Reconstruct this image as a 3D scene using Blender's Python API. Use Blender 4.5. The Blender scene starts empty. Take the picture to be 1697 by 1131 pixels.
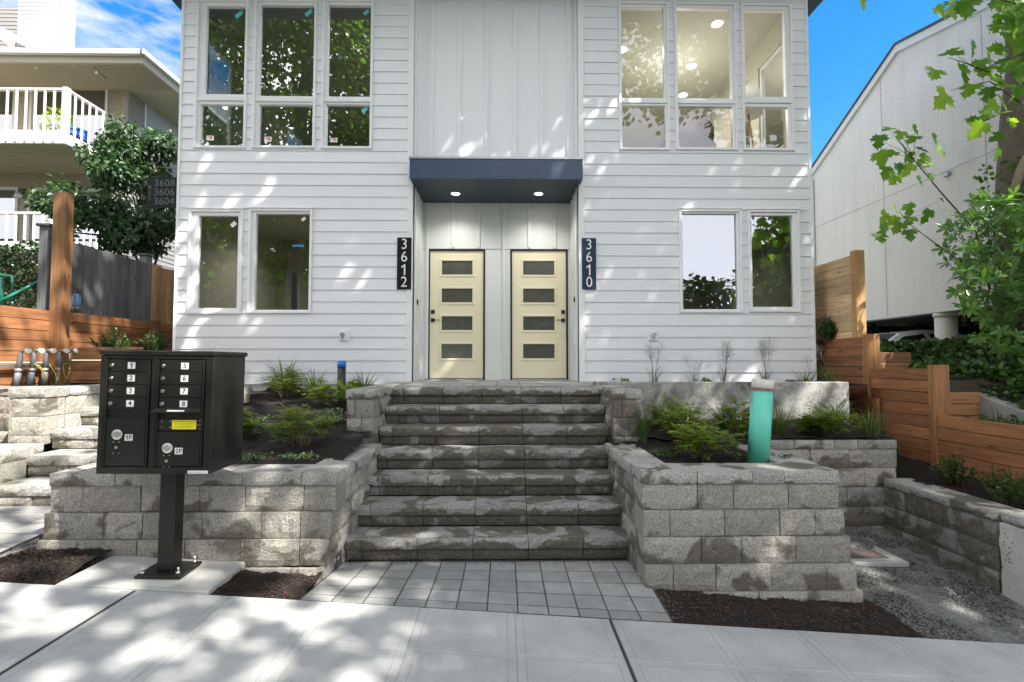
import bpy, math, random
import numpy as np
from mathutils import Vector, Matrix, Euler
R = math.radians
sc = bpy.context.scene
col = sc.collection
# ------------------------------------------------------------ camera, sky, sun, exposure
cam_d = bpy.data.cameras.new('camera'); cam = bpy.data.objects.new('camera', cam_d); col.objects.link(cam)
cam_d.sensor_width = 36.0; cam_d.lens = 36.0 * 850 / 1697; cam_d.clip_end = 2000; cam_d.clip_start = .05
cam.location = (0, 0, 1.73); cam.rotation_euler = (R(90 + 2.4), 0, R(-0.9))
sc.camera = cam
SUN = Vector((.50, -.37, .80)).normalized()
SUN_EL = math.asin(SUN.z); SUN_AZ = math.atan2(SUN.x, SUN.y)
w = bpy.data.worlds.new('World'); sc.world = w; w.use_nodes = True
nt = w.node_tree; nt.nodes.clear()
def _n(nt, t, **k):
    n = nt.nodes.new(t)
    for a, b in k.items(): setattr(n, a, b)
    return n
sky = _n(nt, 'ShaderNodeTexSky', sky_type='NISHITA', sun_disc=False)
sky.sun_elevation = SUN_EL; sky.sun_rotation = SUN_AZ; sky.altitude = 100; sky.air_density = .9; sky.dust_density = .1; sky.ozone_density = 3.0
tc = _n(nt, 'ShaderNodeTexCoord'); mp = _n(nt, 'ShaderNodeMapping'); mp.inputs['Scale'].default_value = (1.2, 1.2, 3.2); mp.inputs['Rotation'].default_value = (R(20), R(28), 0)
nt.links.new(tc.outputs['Generated'], mp.inputs['Vector'])
cn = _n(nt, 'ShaderNodeTexNoise'); cn.inputs['Scale'].default_value = 3.1; cn.inputs['Detail'].default_value = 9; cn.inputs['Roughness'].default_value = .56; cn.inputs['Distortion'].default_value = .35
nt.links.new(mp.outputs['Vector'], cn.inputs['Vector'])
cr = _n(nt, 'ShaderNodeValToRGB'); cr.color_ramp.elements[0].position = .45; cr.color_ramp.elements[0].color = (0, 0, 0, 1); cr.color_ramp.elements[1].position = .62; cr.color_ramp.elements[1].color = (1, 1, 1, 1)
nt.links.new(cn.outputs['Fac'], cr.inputs['Fac'])
sx = _n(nt, 'ShaderNodeSeparateXYZ'); nt.links.new(tc.outputs['Generated'], sx.inputs[0])
mr = _n(nt, 'ShaderNodeMapRange'); mr.inputs['From Min'].default_value = .25; mr.inputs['From Max'].default_value = -.3; mr.inputs['To Min'].default_value = 0.0; mr.inputs['To Max'].default_value = 1.0
nt.links.new(sx.outputs['X'], mr.inputs['Value'])
mm = _n(nt, 'ShaderNodeMath', operation='MULTIPLY'); nt.links.new(cr.outputs['Color'], mm.inputs[0]); nt.links.new(mr.outputs[0], mm.inputs[1])
# a thin bright veil of cloud over the half of the sky behind the viewer (mirrored in the right windows, brightened and tinted to fill the shade)
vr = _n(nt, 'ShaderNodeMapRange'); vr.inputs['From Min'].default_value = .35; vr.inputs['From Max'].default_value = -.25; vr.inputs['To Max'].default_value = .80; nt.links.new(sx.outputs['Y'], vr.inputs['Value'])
hs = _n(nt, 'ShaderNodeHueSaturation'); hs.inputs['Saturation'].default_value = 1.35; hs.inputs['Value'].default_value = .58; nt.links.new(sky.outputs[0], hs.inputs['Color'])
m0 = _n(nt, 'ShaderNodeMixRGB'); nt.links.new(mm.outputs[0], m0.inputs['Fac']); nt.links.new(hs.outputs[0], m0.inputs['Color1']); m0.inputs['Color2'].default_value = (1.95, 2.0, 2.1, 1)
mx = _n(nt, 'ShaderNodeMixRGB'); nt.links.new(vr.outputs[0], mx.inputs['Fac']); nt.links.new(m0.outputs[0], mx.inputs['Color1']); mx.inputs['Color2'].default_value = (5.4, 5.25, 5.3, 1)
bg = _n(nt, 'ShaderNodeBackground'); bg.inputs['Strength'].default_value = .12
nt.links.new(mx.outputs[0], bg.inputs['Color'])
wo = _n(nt, 'ShaderNodeOutputWorld'); nt.links.new(bg.outputs[0], wo.inputs[0])
sd = bpy.data.lights.new('sun', 'SUN'); so = bpy.data.objects.new('sun', sd); col.objects.link(so)
sd.energy = 3.0; sd.angle = R(.53); sd.color = (1, .95, .86)
so.rotation_euler = SUN.to_track_quat('Z', 'Y').to_euler()
so.location = SUN * 40
sc.view_settings.view_transform = 'Standard'; sc.view_settings.look = 'None'; sc.view_settings.gamma = 1; sc.view_settings.exposure = 2.3
try: sc.cycles.use_denoising = True
except Exception: pass

# ------------------------------------------------------------ helpers
PIT, YAW, FPX = R(2.4), R(.9), 850.0
def at(px, py, Y=None, Z=None, X=None):
    """measured point of the place: where the sight line meets a known wall or ground plane"""
    x = (px - 848.5) / FPX; y = (565.5 - py) / FPX
    fy = math.cos(PIT) - y * math.sin(PIT); fz = math.sin(PIT) + y * math.cos(PIT)
    wx = x * math.cos(YAW) + fy * math.sin(YAW); wy = -x * math.sin(YAW) + fy * math.cos(YAW)
    t = Y / wy if Y is not None else ((Z - 1.73) / fz if Z is not None else X / wx)
    return Vector((wx * t, wy * t, 1.73 + fz * t))
WL = {}
def tag(o, label=None, cat=None, group=None, kind=None):
    if label: o['label'] = label
    if cat: o['category'] = cat
    if group: o['group'] = group
    if kind: o['kind'] = kind
    return o
def empty(name, loc, label=None, cat=None, group=None):
    o = bpy.data.objects.new(name, None); col.objects.link(o); o.location = loc; WL[o.name] = Vector(loc)
    o.empty_display_size = .1
    return tag(o, label, cat, group)
def put(name, me, parent=None, loc=None, rot=None):
    o = bpy.data.objects.new(name, me); col.objects.link(o)
    p = Vector(loc) if loc is not None else Vector((0, 0, 0))
    if parent is not None:
        o.parent = parent; o.location = p - WL[parent.name]
    else: o.location = p
    WL[o.name] = p
    if rot is not None: o.rotation_euler = rot
    return o
class MB:
    def __init__(s): s.v = []; s.f = []; s.sm = []
    def add(s, vs, fs, smooth=False):
        b = len(s.v); s.v += [tuple(x) for x in vs]; s.f += [tuple(b + i for i in q) for q in fs]; s.sm += [smooth] * len(fs)
        return s
    def box(s, x0, x1, y0, y1, z0, z1):
        if x0 > x1: x0, x1 = x1, x0
        if y0 > y1: y0, y1 = y1, y0
        if z0 > z1: z0, z1 = z1, z0
        return s.add([(x0,y0,z0),(x1,y0,z0),(x1,y1,z0),(x0,y1,z0),(x0,y0,z1),(x1,y0,z1),(x1,y1,z1),(x0,y1,z1)],
                     [(0,3,2,1),(4,5,6,7),(0,1,5,4),(1,2,6,5),(2,3,7,6),(3,0,4,7)])
    def cbox(s, x0, x1, y0, y1, z0, z1, c=.004):
        vs = []; idx = {}
        for i, x in enumerate((x0, x1)):
            for j, y in enumerate((y0, y1)):
                for k, z in enumerate((z0, z1)):
                    dx = c * (1 - 2 * i); dy = c * (1 - 2 * j); dz = c * (1 - 2 * k)
                    idx[i, j, k, 0] = len(vs); vs.append((x, y + dy, z + dz))
                    idx[i, j, k, 1] = len(vs); vs.append((x + dx, y, z + dz))
                    idx[i, j, k, 2] = len(vs); vs.append((x + dx, y + dy, z))
        fs = []
        for i in (0, 1):
            a = [idx[i,0,0,0], idx[i,1,0,0], idx[i,1,1,0], idx[i,0,1,0]]; fs.append(a if i else a[::-1])
            a = [idx[0,i,0,1], idx[0,i,1,1], idx[1,i,1,1], idx[1,i,0,1]]; fs.append(a if i else a[::-1])
            a = [idx[0,0,i,2], idx[1,0,i,2], idx[1,1,i,2], idx[0,1,i,2]]; fs.append(a if i else a[::-1])
        for i in (0, 1):
            for j in (0, 1):
                p = (i + j) % 2
                a = [idx[i,j,0,0], idx[i,j,0,1], idx[i,j,1,1], idx[i,j,1,0]]; fs.append(a if not p else a[::-1])
                a = [idx[i,0,j,0], idx[i,1,j,0], idx[i,1,j,2], idx[i,0,j,2]]; fs.append(a if not p else a[::-1])
                a = [idx[0,i,j,1], idx[1,i,j,1], idx[1,i,j,2], idx[0,i,j,2]]; fs.append(a[::-1] if not p else a)
                for k in (0, 1):
                    a = [idx[i,j,k,0], idx[i,j,k,1], idx[i,j,k,2]]; fs.append(a if (i + j + k) % 2 else a[::-1])
        return s.add(vs, fs)
    def quad(s, a, b, c, d): return s.add([a, b, c, d], [(0, 1, 2, 3)])
    def tube(s, pts, rs, n=10, caps=True):
        pts = [Vector(p) for p in pts]
        if not hasattr(rs, '__len__'): rs = [rs] * len(pts)
        vs = []; fs = []; ref = None
        for i, p in enumerate(pts):
            d = (pts[min(i + 1, len(pts) - 1)] - pts[max(i - 1, 0)]).normalized()
            if ref is None: ref = d.orthogonal().normalized()
            u = (ref - d * ref.dot(d)).normalized(); v = d.cross(u); ref = u
            for k in range(n):
                a = 2 * math.pi * k / n; vs.append(p + (u * math.cos(a) + v * math.sin(a)) * rs[i])
        for i in range(len(pts) - 1):
            for k in range(n):
                a = i * n + k; b = i * n + (k + 1) % n; fs.append((a, b, b + n, a + n))
        s.add(vs, fs, True)
        if caps:
            m = len(s.v) - len(vs); L = (len(pts) - 1) * n
            s.f.append(tuple(m + k for k in range(n))[::-1]); s.f.append(tuple(m + L + k for k in range(n))); s.sm += [False, False]
        return s
    def cyl(s, c, r, h, n=20, r2=None, axis='Z'):
        d = {'Z': Vector((0,0,h)), 'Y': Vector((0,h,0)), 'X': Vector((h,0,0))}[axis]
        return s.tube([Vector(c), Vector(c) + d], [r, r if r2 is None else r2], n)
    def mesh(s, name, m=None):
        me = bpy.data.meshes.new(name); me.from_pydata(s.v, [], s.f); me.update()
        me.polygons.foreach_set('use_smooth', s.sm)
        if m: me.materials.append(m)
        return me
    def build(s, name, m, parent=None): return put(name, s.mesh(name, m), parent)
    def local(s, name, m, parent):      # verts already relative to the parent
        o = bpy.data.objects.new(name, s.mesh(name, m)); col.objects.link(o); o.parent = parent; WL[o.name] = WL[parent.name]; return o
def copy_tree(o, parent=None):
    c = o.copy(); col.objects.link(c)
    if parent is not None: c.parent = parent
    for ch in list(o.children): copy_tree(ch, c)
    return c
# ------------------------------------------------------------ materials
def L(nt, a, b): nt.links.new(a, b)
def newmat(name):
    m = bpy.data.materials.new(name); m.use_nodes = True; nt = m.node_tree; nt.nodes.clear()
    out = _n(nt, 'ShaderNodeOutputMaterial'); b = _n(nt, 'ShaderNodeBsdfPrincipled'); L(nt, b.outputs[0], out.inputs[0])
    return m, nt, b, out
def noise(nt, vec, scale, detail=4, rough=.55, dist=0):
    n = _n(nt, 'ShaderNodeTexNoise'); n.inputs['Scale'].default_value = scale; n.inputs['Detail'].default_value = detail
    n.inputs['Roughness'].default_value = rough; n.inputs['Distortion'].default_value = dist
    if vec is not None: L(nt, vec, n.inputs['Vector'])
    return n.outputs['Fac']
def ramp(nt, fac, stops):
    r = _n(nt, 'ShaderNodeValToRGB'); e = r.color_ramp.elements
    while len(e) < len(stops): e.new(.5)
    for x, (p, c) in zip(e, stops):
        x.position = p; x.color = (c[0], c[1], c[2], 1) if hasattr(c, '__len__') else (c, c, c, 1)
    L(nt, fac, r.inputs['Fac']); return r.outputs['Color']
def mixc(nt, fac, a, b, mode='MIX'):
    m = _n(nt, 'ShaderNodeMixRGB', blend_type=mode)
    for s, x in ((m.inputs['Fac'], fac), (m.inputs['Color1'], a), (m.inputs['Color2'], b)):
        if hasattr(x, 'is_linked') or isinstance(x, bpy.types.NodeSocket): L(nt, x, s)
        elif hasattr(x, '__len__'): s.default_value = (*x[:3], 1)
        else: s.default_value = x
    return m.outputs[0]
def math_(nt, op, a, b=0.0, c=None):
    m = _n(nt, 'ShaderNodeMath', operation=op)
    for s, x in zip(m.inputs, (a, b, c)):
        if x is None: continue
        if isinstance(x, bpy.types.NodeSocket): L(nt, x, s)
        else: s.default_value = x
    return m.outputs[0]
def pos(nt, scale=None, obj=False, rot=None):
    if obj: v = _n(nt, 'ShaderNodeTexCoord').outputs['Object']
    else: v = _n(nt, 'ShaderNodeNewGeometry').outputs['Position']
    if scale is not None or rot is not None:
        m = _n(nt, 'ShaderNodeMapping'); L(nt, v, m.inputs['Vector'])
        if scale is not None: m.inputs['Scale'].default_value = scale
        if rot is not None: m.inputs['Rotation'].default_value = rot
        v = m.outputs['Vector']
    return v
def bump(nt, b, h, strength=.5, dist=.01):
    n = _n(nt, 'ShaderNodeBump'); n.inputs['Strength'].default_value = strength; n.inputs['Distance'].default_value = dist
    L(nt, h, n.inputs['Height']); L(nt, n.outputs[0], b.inputs['Normal'])
def orand(nt): return _n(nt, 'ShaderNodeObjectInfo').outputs['Random']
def simple(name, c, rough=.5, metal=0, var=.08, vscale=6, bscale=None, bstr=.2, bdist=.003, rnd=0, spec=None, dirt=0):
    m, nt, b, o = newmat(name)
    p = pos(nt)
    f = noise(nt, p, vscale, 5)
    cc = mixc(nt, f, tuple(x * (1 - var) for x in c), tuple(min(1, x * (1 + var)) for x in c))
    if dirt:
        d = ramp(nt, noise(nt, p, vscale * .6, 8, .7), [(.45, 0), (.75, 1)])
        cc = mixc(nt, math_(nt, 'MULTIPLY', d, dirt), cc, tuple(x * .45 for x in c))
    if rnd:
        r = math_(nt, 'MULTIPLY_ADD', orand(nt), 2 * rnd, 1 - rnd)
        vm = _n(nt, 'ShaderNodeVectorMath', operation='SCALE'); L(nt, cc, vm.inputs[0]); L(nt, r, vm.inputs['Scale']); cc = vm.outputs[0]
    L(nt, cc, b.inputs['Base Color']); b.inputs['Roughness'].default_value = rough; b.inputs['Metallic'].default_value = metal
    if spec is not None: b.inputs['Specular IOR Level'].default_value = spec
    if bscale: bump(nt, b, noise(nt, p, bscale, 4, .6), bstr, bdist)
    return m
def blockmat(name, thr, dry=(.35, .33, .29), wet=(.135, .12, .096), shift=0.0, hh=.2, vg=.10, top=0.0):
    m, nt, b, o = newmat(name); p = pos(nt)
    if shift:
        mp = _n(nt, 'ShaderNodeVectorMath', operation='ADD'); L(nt, p, mp.inputs[0]); mp.inputs[1].default_value = (shift, shift * .7, shift * 1.3); p = mp.outputs[0]
    n1 = noise(nt, p, 3.6, 6, .50, .6)
    r = math_(nt, 'MULTIPLY_ADD', orand(nt), .13, -.065)
    a = math_(nt, 'ADD', n1, r)
    # water creeps up from the bed joint and down from the top edge of each block
    so_ = _n(nt, 'ShaderNodeSeparateXYZ'); L(nt, pos(nt, obj=True), so_.inputs[0])
    a = math_(nt, 'ADD', a, math_(nt, 'MULTIPLY', math_(nt, 'SUBTRACT', .5, math_(nt, 'DIVIDE', so_.outputs['Z'], hh)), vg))
    sn_ = _n(nt, 'ShaderNodeSeparateXYZ'); L(nt, _n(nt, 'ShaderNodeNewGeometry').outputs['True Normal'], sn_.inputs[0])
    a = math_(nt, 'ADD', a, math_(nt, 'MULTIPLY', math_(nt, 'GREATER_THAN', sn_.outputs['Z'], .8), top))
    # damp runs downward from every joint: slightly stronger towards the foot of each block is left to the noise
    wetf = ramp(nt, a, [(thr - .035, 0), (thr - .005, .55), (thr + .03, 1)])
    g = noise(nt, p, 55, 3, .7); g2 = noise(nt, p, 170, 2, .6)
    gg = mixc(nt, .5, g, g2)
    d = mixc(nt, ramp(nt, gg, [(.36, 0), (.60, 1)]), tuple(x * .50 for x in dry), tuple(min(1, x * 1.30) for x in dry))
    lime = ramp(nt, noise(nt, p, 9, 8, .7), [(.60, 0), (.72, 1)])
    d = mixc(nt, math_(nt, 'MULTIPLY', lime, .55), d, (.60, .59, .56))
    tone = math_(nt, 'MULTIPLY_ADD', orand(nt), .36, .82)
    vm = _n(nt, 'ShaderNodeVectorMath', operation='SCALE'); L(nt, d, vm.inputs[0]); L(nt, tone, vm.inputs['Scale'])
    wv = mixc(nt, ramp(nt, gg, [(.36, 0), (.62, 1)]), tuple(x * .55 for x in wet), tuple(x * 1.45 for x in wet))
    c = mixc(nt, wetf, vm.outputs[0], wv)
    L(nt, c, b.inputs['Base Color'])
    L(nt, math_(nt, 'MULTIPLY_ADD', wetf, -.18, .92), b.inputs['Roughness'])
    h = math_(nt, 'ADD', math_(nt, 'MULTIPLY', noise(nt, p, 42, 5, .7), 1.0), math_(nt, 'MULTIPLY', noise(nt, p, 120, 2, .6), .45))
    bump(nt, b, h, 1.0, .016)
    return m
def woodmat(name, axis, c, dark=.55, rough=.75, knots=True, rnd=.26, weather=0):
    m, nt, b, o = newmat(name)
    s = {'X': (1.2, 22, 22), 'Y': (22, 1.2, 22), 'Z': (22, 22, 1.2)}[axis]
    p0 = pos(nt)
    av = _n(nt, 'ShaderNodeVectorMath', operation='ADD'); L(nt, p0, av.inputs[0])
    ra = _n(nt, 'ShaderNodeCombineXYZ'); rr = math_(nt, 'MULTIPLY', orand(nt), 9.0)
    for i in range(3): L(nt, rr, ra.inputs[i])
    L(nt, ra.outputs[0], av.inputs[1])
    mp = _n(nt, 'ShaderNodeMapping'); mp.inputs['Scale'].default_value = s; L(nt, av.outputs[0], mp.inputs['Vector'])
    g = noise(nt, mp.outputs[0], 1.6, 6, .6, .6)
    gr = ramp(nt, g, [(.30, 0), (.70, 1)])
    cc = mixc(nt, gr, tuple(x * dark for x in c), tuple(min(1, x * 1.22) for x in c))
    br = ramp(nt, noise(nt, av.outputs[0], 1.3, 3), [(.3, .75), (.7, 1.15)])
    cc = mixc(nt, 1.0, cc, br, 'MULTIPLY')
    if knots:
        sk = {'X': (2.2, 6, 6), 'Y': (6, 2.2, 6), 'Z': (6, 6, 2.2)}[axis]
        mk = _n(nt, 'ShaderNodeMapping'); mk.inputs['Scale'].default_value = sk; L(nt, av.outputs[0], mk.inputs['Vector'])
        v = _n(nt, 'ShaderNodeTexVoronoi'); v.inputs['Scale'].default_value = 1.0; L(nt, mk.outputs[0], v.inputs['Vector'])
        k = ramp(nt, v.outputs['Distance'], [(.06, 1), (.13, 0)])
        cc = mixc(nt, math_(nt, 'MULTIPLY', k, .8), cc, tuple(x * .22 for x in c))
    if weather:
        wf = ramp(nt, noise(nt, p0, 2.0, 6, .6), [(.35, 0), (.6, 1)])
        cc = mixc(nt, math_(nt, 'MULTIPLY', wf, weather), cc, (.17, .165, .16))
    r = math_(nt, 'MULTIPLY_ADD', orand(nt), 2 * rnd, 1 - rnd)
    vm = _n(nt, 'ShaderNodeVectorMath', operation='SCALE'); L(nt, cc, vm.inputs[0]); L(nt, r, vm.inputs['Scale'])
    L(nt, vm.outputs[0], b.inputs['Base Color']); b.inputs['Roughness'].default_value = rough
    bump(nt, b, g, .35, .003)
    return m
def leafmat(name, cols, trans=.35, rough=.45, tcol=None):
    m, nt, b, o = newmat(name)
    a = _n(nt, 'ShaderNodeAttribute'); a.attribute_name = 'rnd'
    f = math_(nt, 'FRACT', math_(nt, 'ADD', a.outputs['Fac'], orand(nt)))
    n = len(cols); c = ramp(nt, f, [(i / (n - 1), x) for i, x in enumerate(cols)])
    L(nt, c, b.inputs['Base Color']); b.inputs['Roughness'].default_value = rough
    t = _n(nt, 'ShaderNodeBsdfTranslucent')
    tc_ = mixc(nt, 1.0, c, tcol or (1.9, 2.1, .8), 'MULTIPLY'); L(nt, tc_, t.inputs['Color'])
    ms = _n(nt, 'ShaderNodeMixShader'); ms.inputs[0].default_value = trans
    L(nt, b.outputs[0], ms.inputs[1]); L(nt, t.outputs[0], ms.inputs[2]); L(nt, ms.outputs[0], o.inputs[0])
    return m
def glassmat(name, refl=.12, tint=(.86, .90, .88), tr=1.0):
    m, nt, b, o = newmat(name); nt.nodes.remove(b)
    g = _n(nt, 'ShaderNodeBsdfGlossy'); g.inputs['Roughness'].default_value = .0; g.inputs['Color'].default_value = (.95, .97, 1, 1)
    t = _n(nt, 'ShaderNodeBsdfTransparent'); t.inputs['Color'].default_value = (*tint, 1)
    fr = _n(nt, 'ShaderNodeFresnel'); fr.inputs['IOR'].default_value = 1.5
    f = math_(nt, 'MINIMUM', math_(nt, 'MULTIPLY_ADD', fr.outputs[0], 1.8, refl), 1.0)
    n = _n(nt, 'ShaderNodeBump'); n.inputs['Strength'].default_value = .02; n.inputs['Distance'].default_value = .01
    L(nt, noise(nt, pos(nt), 1.4, 1), n.inputs['Height']); L(nt, n.outputs[0], g.inputs['Normal'])
    ms = _n(nt, 'ShaderNodeMixShader'); L(nt, f, ms.inputs[0]); L(nt, t.outputs[0], ms.inputs[1]); L(nt, g.outputs[0], ms.inputs[2]); L(nt, ms.outputs[0], o.inputs[0])
    return m
def frostmat(name):
    m, nt, b, o = newmat(name)
    c = mixc(nt, noise(nt, pos(nt), 9, 3), (.06, .062, .055), (.13, .13, .118)); L(nt, c, b.inputs['Base Color']); b.inputs['Roughness'].default_value = .16; b.inputs['Specular IOR Level'].default_value = .8
    bump(nt, b, noise(nt, pos(nt, (1, 1, .4)), 14, 3, .6, 1.5), .12, .01); return m
def emit(name, c, s):
    m, nt, b, o = newmat(name); nt.nodes.remove(b); e = _n(nt, 'ShaderNodeEmission'); e.inputs[0].default_value = (*c, 1); e.inputs[1].default_value = s
    L(nt, e.outputs[0], o.inputs[0]); return m
M = {}
M['siding'] = simple('siding_white', (.78, .785, .82), .55, var=.03, vscale=2.5, bscale=60, bstr=.08, rnd=.012)
M['batten'] = simple('batten_white', (.79, .81, .83), .5, var=.03, vscale=2, rnd=.01)
M['entry'] = simple('entry_panel', (.70, .73, .72), .5, var=.03, vscale=2)
M['trimw'] = simple('trim_white', (.80, .81, .83), .4, var=.02)
M['vinyl'] = simple('vinyl_frame', (.82, .82, .84), .3, var=.02)
M['navy'] = simple('navy_canopy', (.030, .062, .115), .42, var=.18, vscale=5, bscale=90, bstr=.1)
M['navydark'] = simple('navy_soffit', (.028, .05, .075), .55, var=.1)
M['cream'] = simple('cream_door', (.84, .77, .565), .38, var=.03, vscale=3)
M['blackm'] = simple('black_metal', (.012, .012, .013), .38, var=.2)
M['box'] = simple('mailbox_black', (.012, .0115, .0105), .36, var=.15, bscale=420, bstr=.25, bdist=.0015, spec=.38)
M['plateb'] = simple('plate_black', (.006, .007, .008), .6, var=.1, spec=.25)
M['platen'] = simple('plate_navy', (.014, .030, .075), .5, var=.1, spec=.3)
M['digit'] = simple('digit_white', (.78, .79, .80), .5, var=.02)
M['digitgreen'] = simple('digit_cutout', (.09, .115, .10), .6, var=.4, vscale=20)
M['ink'] = simple('ink_black', (.015, .015, .015), .6, var=.05)
M['label'] = simple('label_white', (.74, .74, .72), .5, var=.03)
M['yellow'] = simple('label_yellow', (.80, .68, .02), .5, var=.03)
M['chrome'] = simple('steel', (.62, .60, .57), .28, 1.0, var=.1, vscale=40)
M['galv'] = simple('galvanised', (.42, .43, .44), .42, .8, var=.15, vscale=30)
M['glass'] = glassmat('window_glass', .22)
M['glassup'] = glassmat('window_glass_upper', .42)
M['glassright'] = glassmat('window_glass_right', .035)
M['doorglass'] = frostmat('door_glass_obscured')
M['int'] = simple('interior_paint', (.56, .54, .47), .8, var=.03)
M['intdark'] = simple('interior_wall_lower', (.36, .36, .28), .8, var=.05)
M['floorw'] = simple('interior_floor', (.30, .22, .14), .5, var=.15)
M['lampface'] = emit('downlight_glow', (1, .93, .8), 5)
M['conc'] = simple('sidewalk_concrete_plain', (.38, .38, .365), .85, var=.12, vscale=3, bscale=90, bstr=.25, dirt=.12)
M['conccast'] = None
M['concwall'] = simple('cast_concrete_wall', (.27, .265, .24), .85, var=.5, vscale=3.2, bscale=40, bstr=.35, dirt=.75)
M['agg'] = None
M['slab'] = None
M['paver'] = simple('paver_grey', (.27, .272, .268), .85, var=.30, vscale=9, bscale=130, bstr=.5, rnd=.16, dirt=.45)
M['cedar_y'] = woodmat('cedar_board_y', 'Y', (.34, .142, .056))
M['cedar_x'] = woodmat('cedar_board_x', 'X', (.36, .18, .078))
M['cedar_z'] = woodmat('cedar_post_z', 'Z', (.34, .16, .062))
M['cedarl_y'] = woodmat('cedar_light_y', 'Y', (.66, .46, .26), .72)
M['cedarl_z'] = woodmat('cedar_light_z', 'Z', (.42, .24, .10), .7)
M['fencegrey'] = woodmat('weathered_fence', 'Z', (.15, .15, .16), .5, .9)
M['fencetan'] = woodmat('cedar_fence_plain', 'Z', (.46, .28, .14), .6, .85)
M['b_dry'] = blockmat('block_mostly_dry', .64, vg=.20)
M['b_mix'] = blockmat('block_part_damp', .565, shift=3.1, vg=.12)
M['b_cap'] = blockmat('cap_part_damp', .60, dry=(.38, .37, .345), shift=5.7, hh=.1, vg=.14, top=.07)
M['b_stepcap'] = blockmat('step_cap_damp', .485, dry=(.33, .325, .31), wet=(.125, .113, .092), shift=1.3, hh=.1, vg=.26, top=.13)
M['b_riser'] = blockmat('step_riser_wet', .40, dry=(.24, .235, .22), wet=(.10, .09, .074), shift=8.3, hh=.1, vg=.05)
M['b_dark'] = blockmat('block_damp_painted_shade', .47, dry=(.32, .30, .265), shift=2.2)  # damp block whose dry tone is darkened for shade on side faces
M['b_pink'] = blockmat('block_pinkish', .62, dry=(.36, .31, .28), shift=4.2)
M['b_c'] = blockmat('block_wall_dark', .42, dry=(.30, .30, .285), shift=6.6)
def castconc():
    m, nt, b, o = newmat('cast_concrete_stained'); p = pos(nt)
    c = ramp(nt, noise(nt, p, 2.2, 9, .68, .4), [(.40, (.10, .098, .088)), (.49, (.22, .218, .20)), (.58, (.36, .355, .335))])
    c = mixc(nt, 1.0, c, ramp(nt, noise(nt, p, 26, 4, .6), [(.35, .78), (.6, 1.08)]), 'MULTIPLY')
    L(nt, c, b.inputs['Base Color']); b.inputs['Roughness'].default_value = .85; bump(nt, b, noise(nt, p, 35, 6, .7), .5, .006); return m
M['conccast'] = castconc()
def concrete_slab():
    m, nt, b, o = newmat('sidewalk_broomed_concrete'); p = pos(nt); q = pos(nt, obj=True)
    s = _n(nt, 'ShaderNodeSeparateXYZ'); L(nt, q, s.inputs[0])
    ax = math_(nt, 'ABSOLUTE', s.outputs['X']); ay = math_(nt, 'ABSOLUTE', s.outputs['Y'])
    e = math_(nt, 'MAXIMUM', ax, ay)
    line = math_(nt, 'COMPARE', e, .262, .0022)
    base = mixc(nt, ramp(nt, noise(nt, p, 1.9, 7, .65), [(.35, 0), (.65, 1)]), (.33, .333, .33), (.46, .46, .452))
    base = mixc(nt, math_(nt, 'MULTIPLY', ramp(nt, noise(nt, p, 5, 8, .7), [(.56, 0), (.72, 1)]), .28), base, (.30, .29, .27))
    spk = ramp(nt, noise(nt, p, 240, 1, .5), [(.30, .84), (.5, 1.0)])
    base = mixc(nt, 1.0, base, spk, 'MULTIPLY')
    base = mixc(nt, math_(nt, 'MULTIPLY', line, .5), base, (.16, .155, .145))
    L(nt, base, b.inputs['Base Color']); b.inputs['Roughness'].default_value = .88
    mpb = _n(nt, 'ShaderNodeMapping'); mpb.inputs['Scale'].default_value = (260, 3, 3); L(nt, p, mpb.inputs['Vector'])
    br = noise(nt, mpb.outputs[0], 1, 2, .5)
    inside = math_(nt, 'LESS_THAN', e, .262)
    h = math_(nt, 'ADD', math_(nt, 'MULTIPLY', math_(nt, 'MULTIPLY', br, inside), .6), noise(nt, p, 120, 3, .6))
    bump(nt, b, h, .22, .003); return m
M['slab'] = concrete_slab()
def aggregate():
    m, nt, b, o = newmat('exposed_aggregate_block'); p = pos(nt)
    v = _n(nt, 'ShaderNodeTexVoronoi'); v.inputs['Scale'].default_value = 34; L(nt, p, v.inputs['Vector'])
    k = ramp(nt, v.outputs['Distance'], [(.28, 1), (.36, 0)])
    sel = math_(nt, 'GREATER_THAN', _sep(nt, v.outputs['Color']), .55)
    st = mixc(nt, v.outputs['Color'], (.16, .16, .17), (.40, .33, .26))
    base = mixc(nt, noise(nt, p, 8, 6), (.42, .41, .38), (.60, .59, .55))
    c = mixc(nt, math_(nt, 'MULTIPLY', k, sel), base, st); L(nt, c, b.inputs['Base Color']); b.inputs['Roughness'].default_value = .85
    bump(nt, b, math_(nt, 'ADD', noise(nt, p, 30, 6, .7), math_(nt, 'MULTIPLY', k, .3)), .7, .012); return m
def _sep(nt, c):
    s = _n(nt, 'ShaderNodeSeparateColor'); L(nt, c, s.inputs[0]); return s.outputs[0]
M['agg'] = aggregate()
def stucco():
    m, nt, b, o = newmat('stucco_wall'); p = pos(nt)
    c = mixc(nt, noise(nt, p, 1.2, 6, .6), (.68, .66, .625), (.78, .765, .73))
    c = mixc(nt, 1.0, c, ramp(nt, noise(nt, p, 38, 5, .75), [(.32, .62), (.55, 1.05)]), 'MULTIPLY')
    c = mixc(nt, 1.0, c, ramp(nt, noise(nt, pos(nt, (2.5, 2.5, .35)), 1.6, 6, .65), [(.35, .93), (.55, 1.0)]), 'MULTIPLY')
    L(nt, c, b.inputs['Base Color']); b.inputs['Roughness'].default_value = .95
    bump(nt, b, noise(nt, p, 45, 5, .7), .8, .02); return m
M['stucco'] = stucco()
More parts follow.
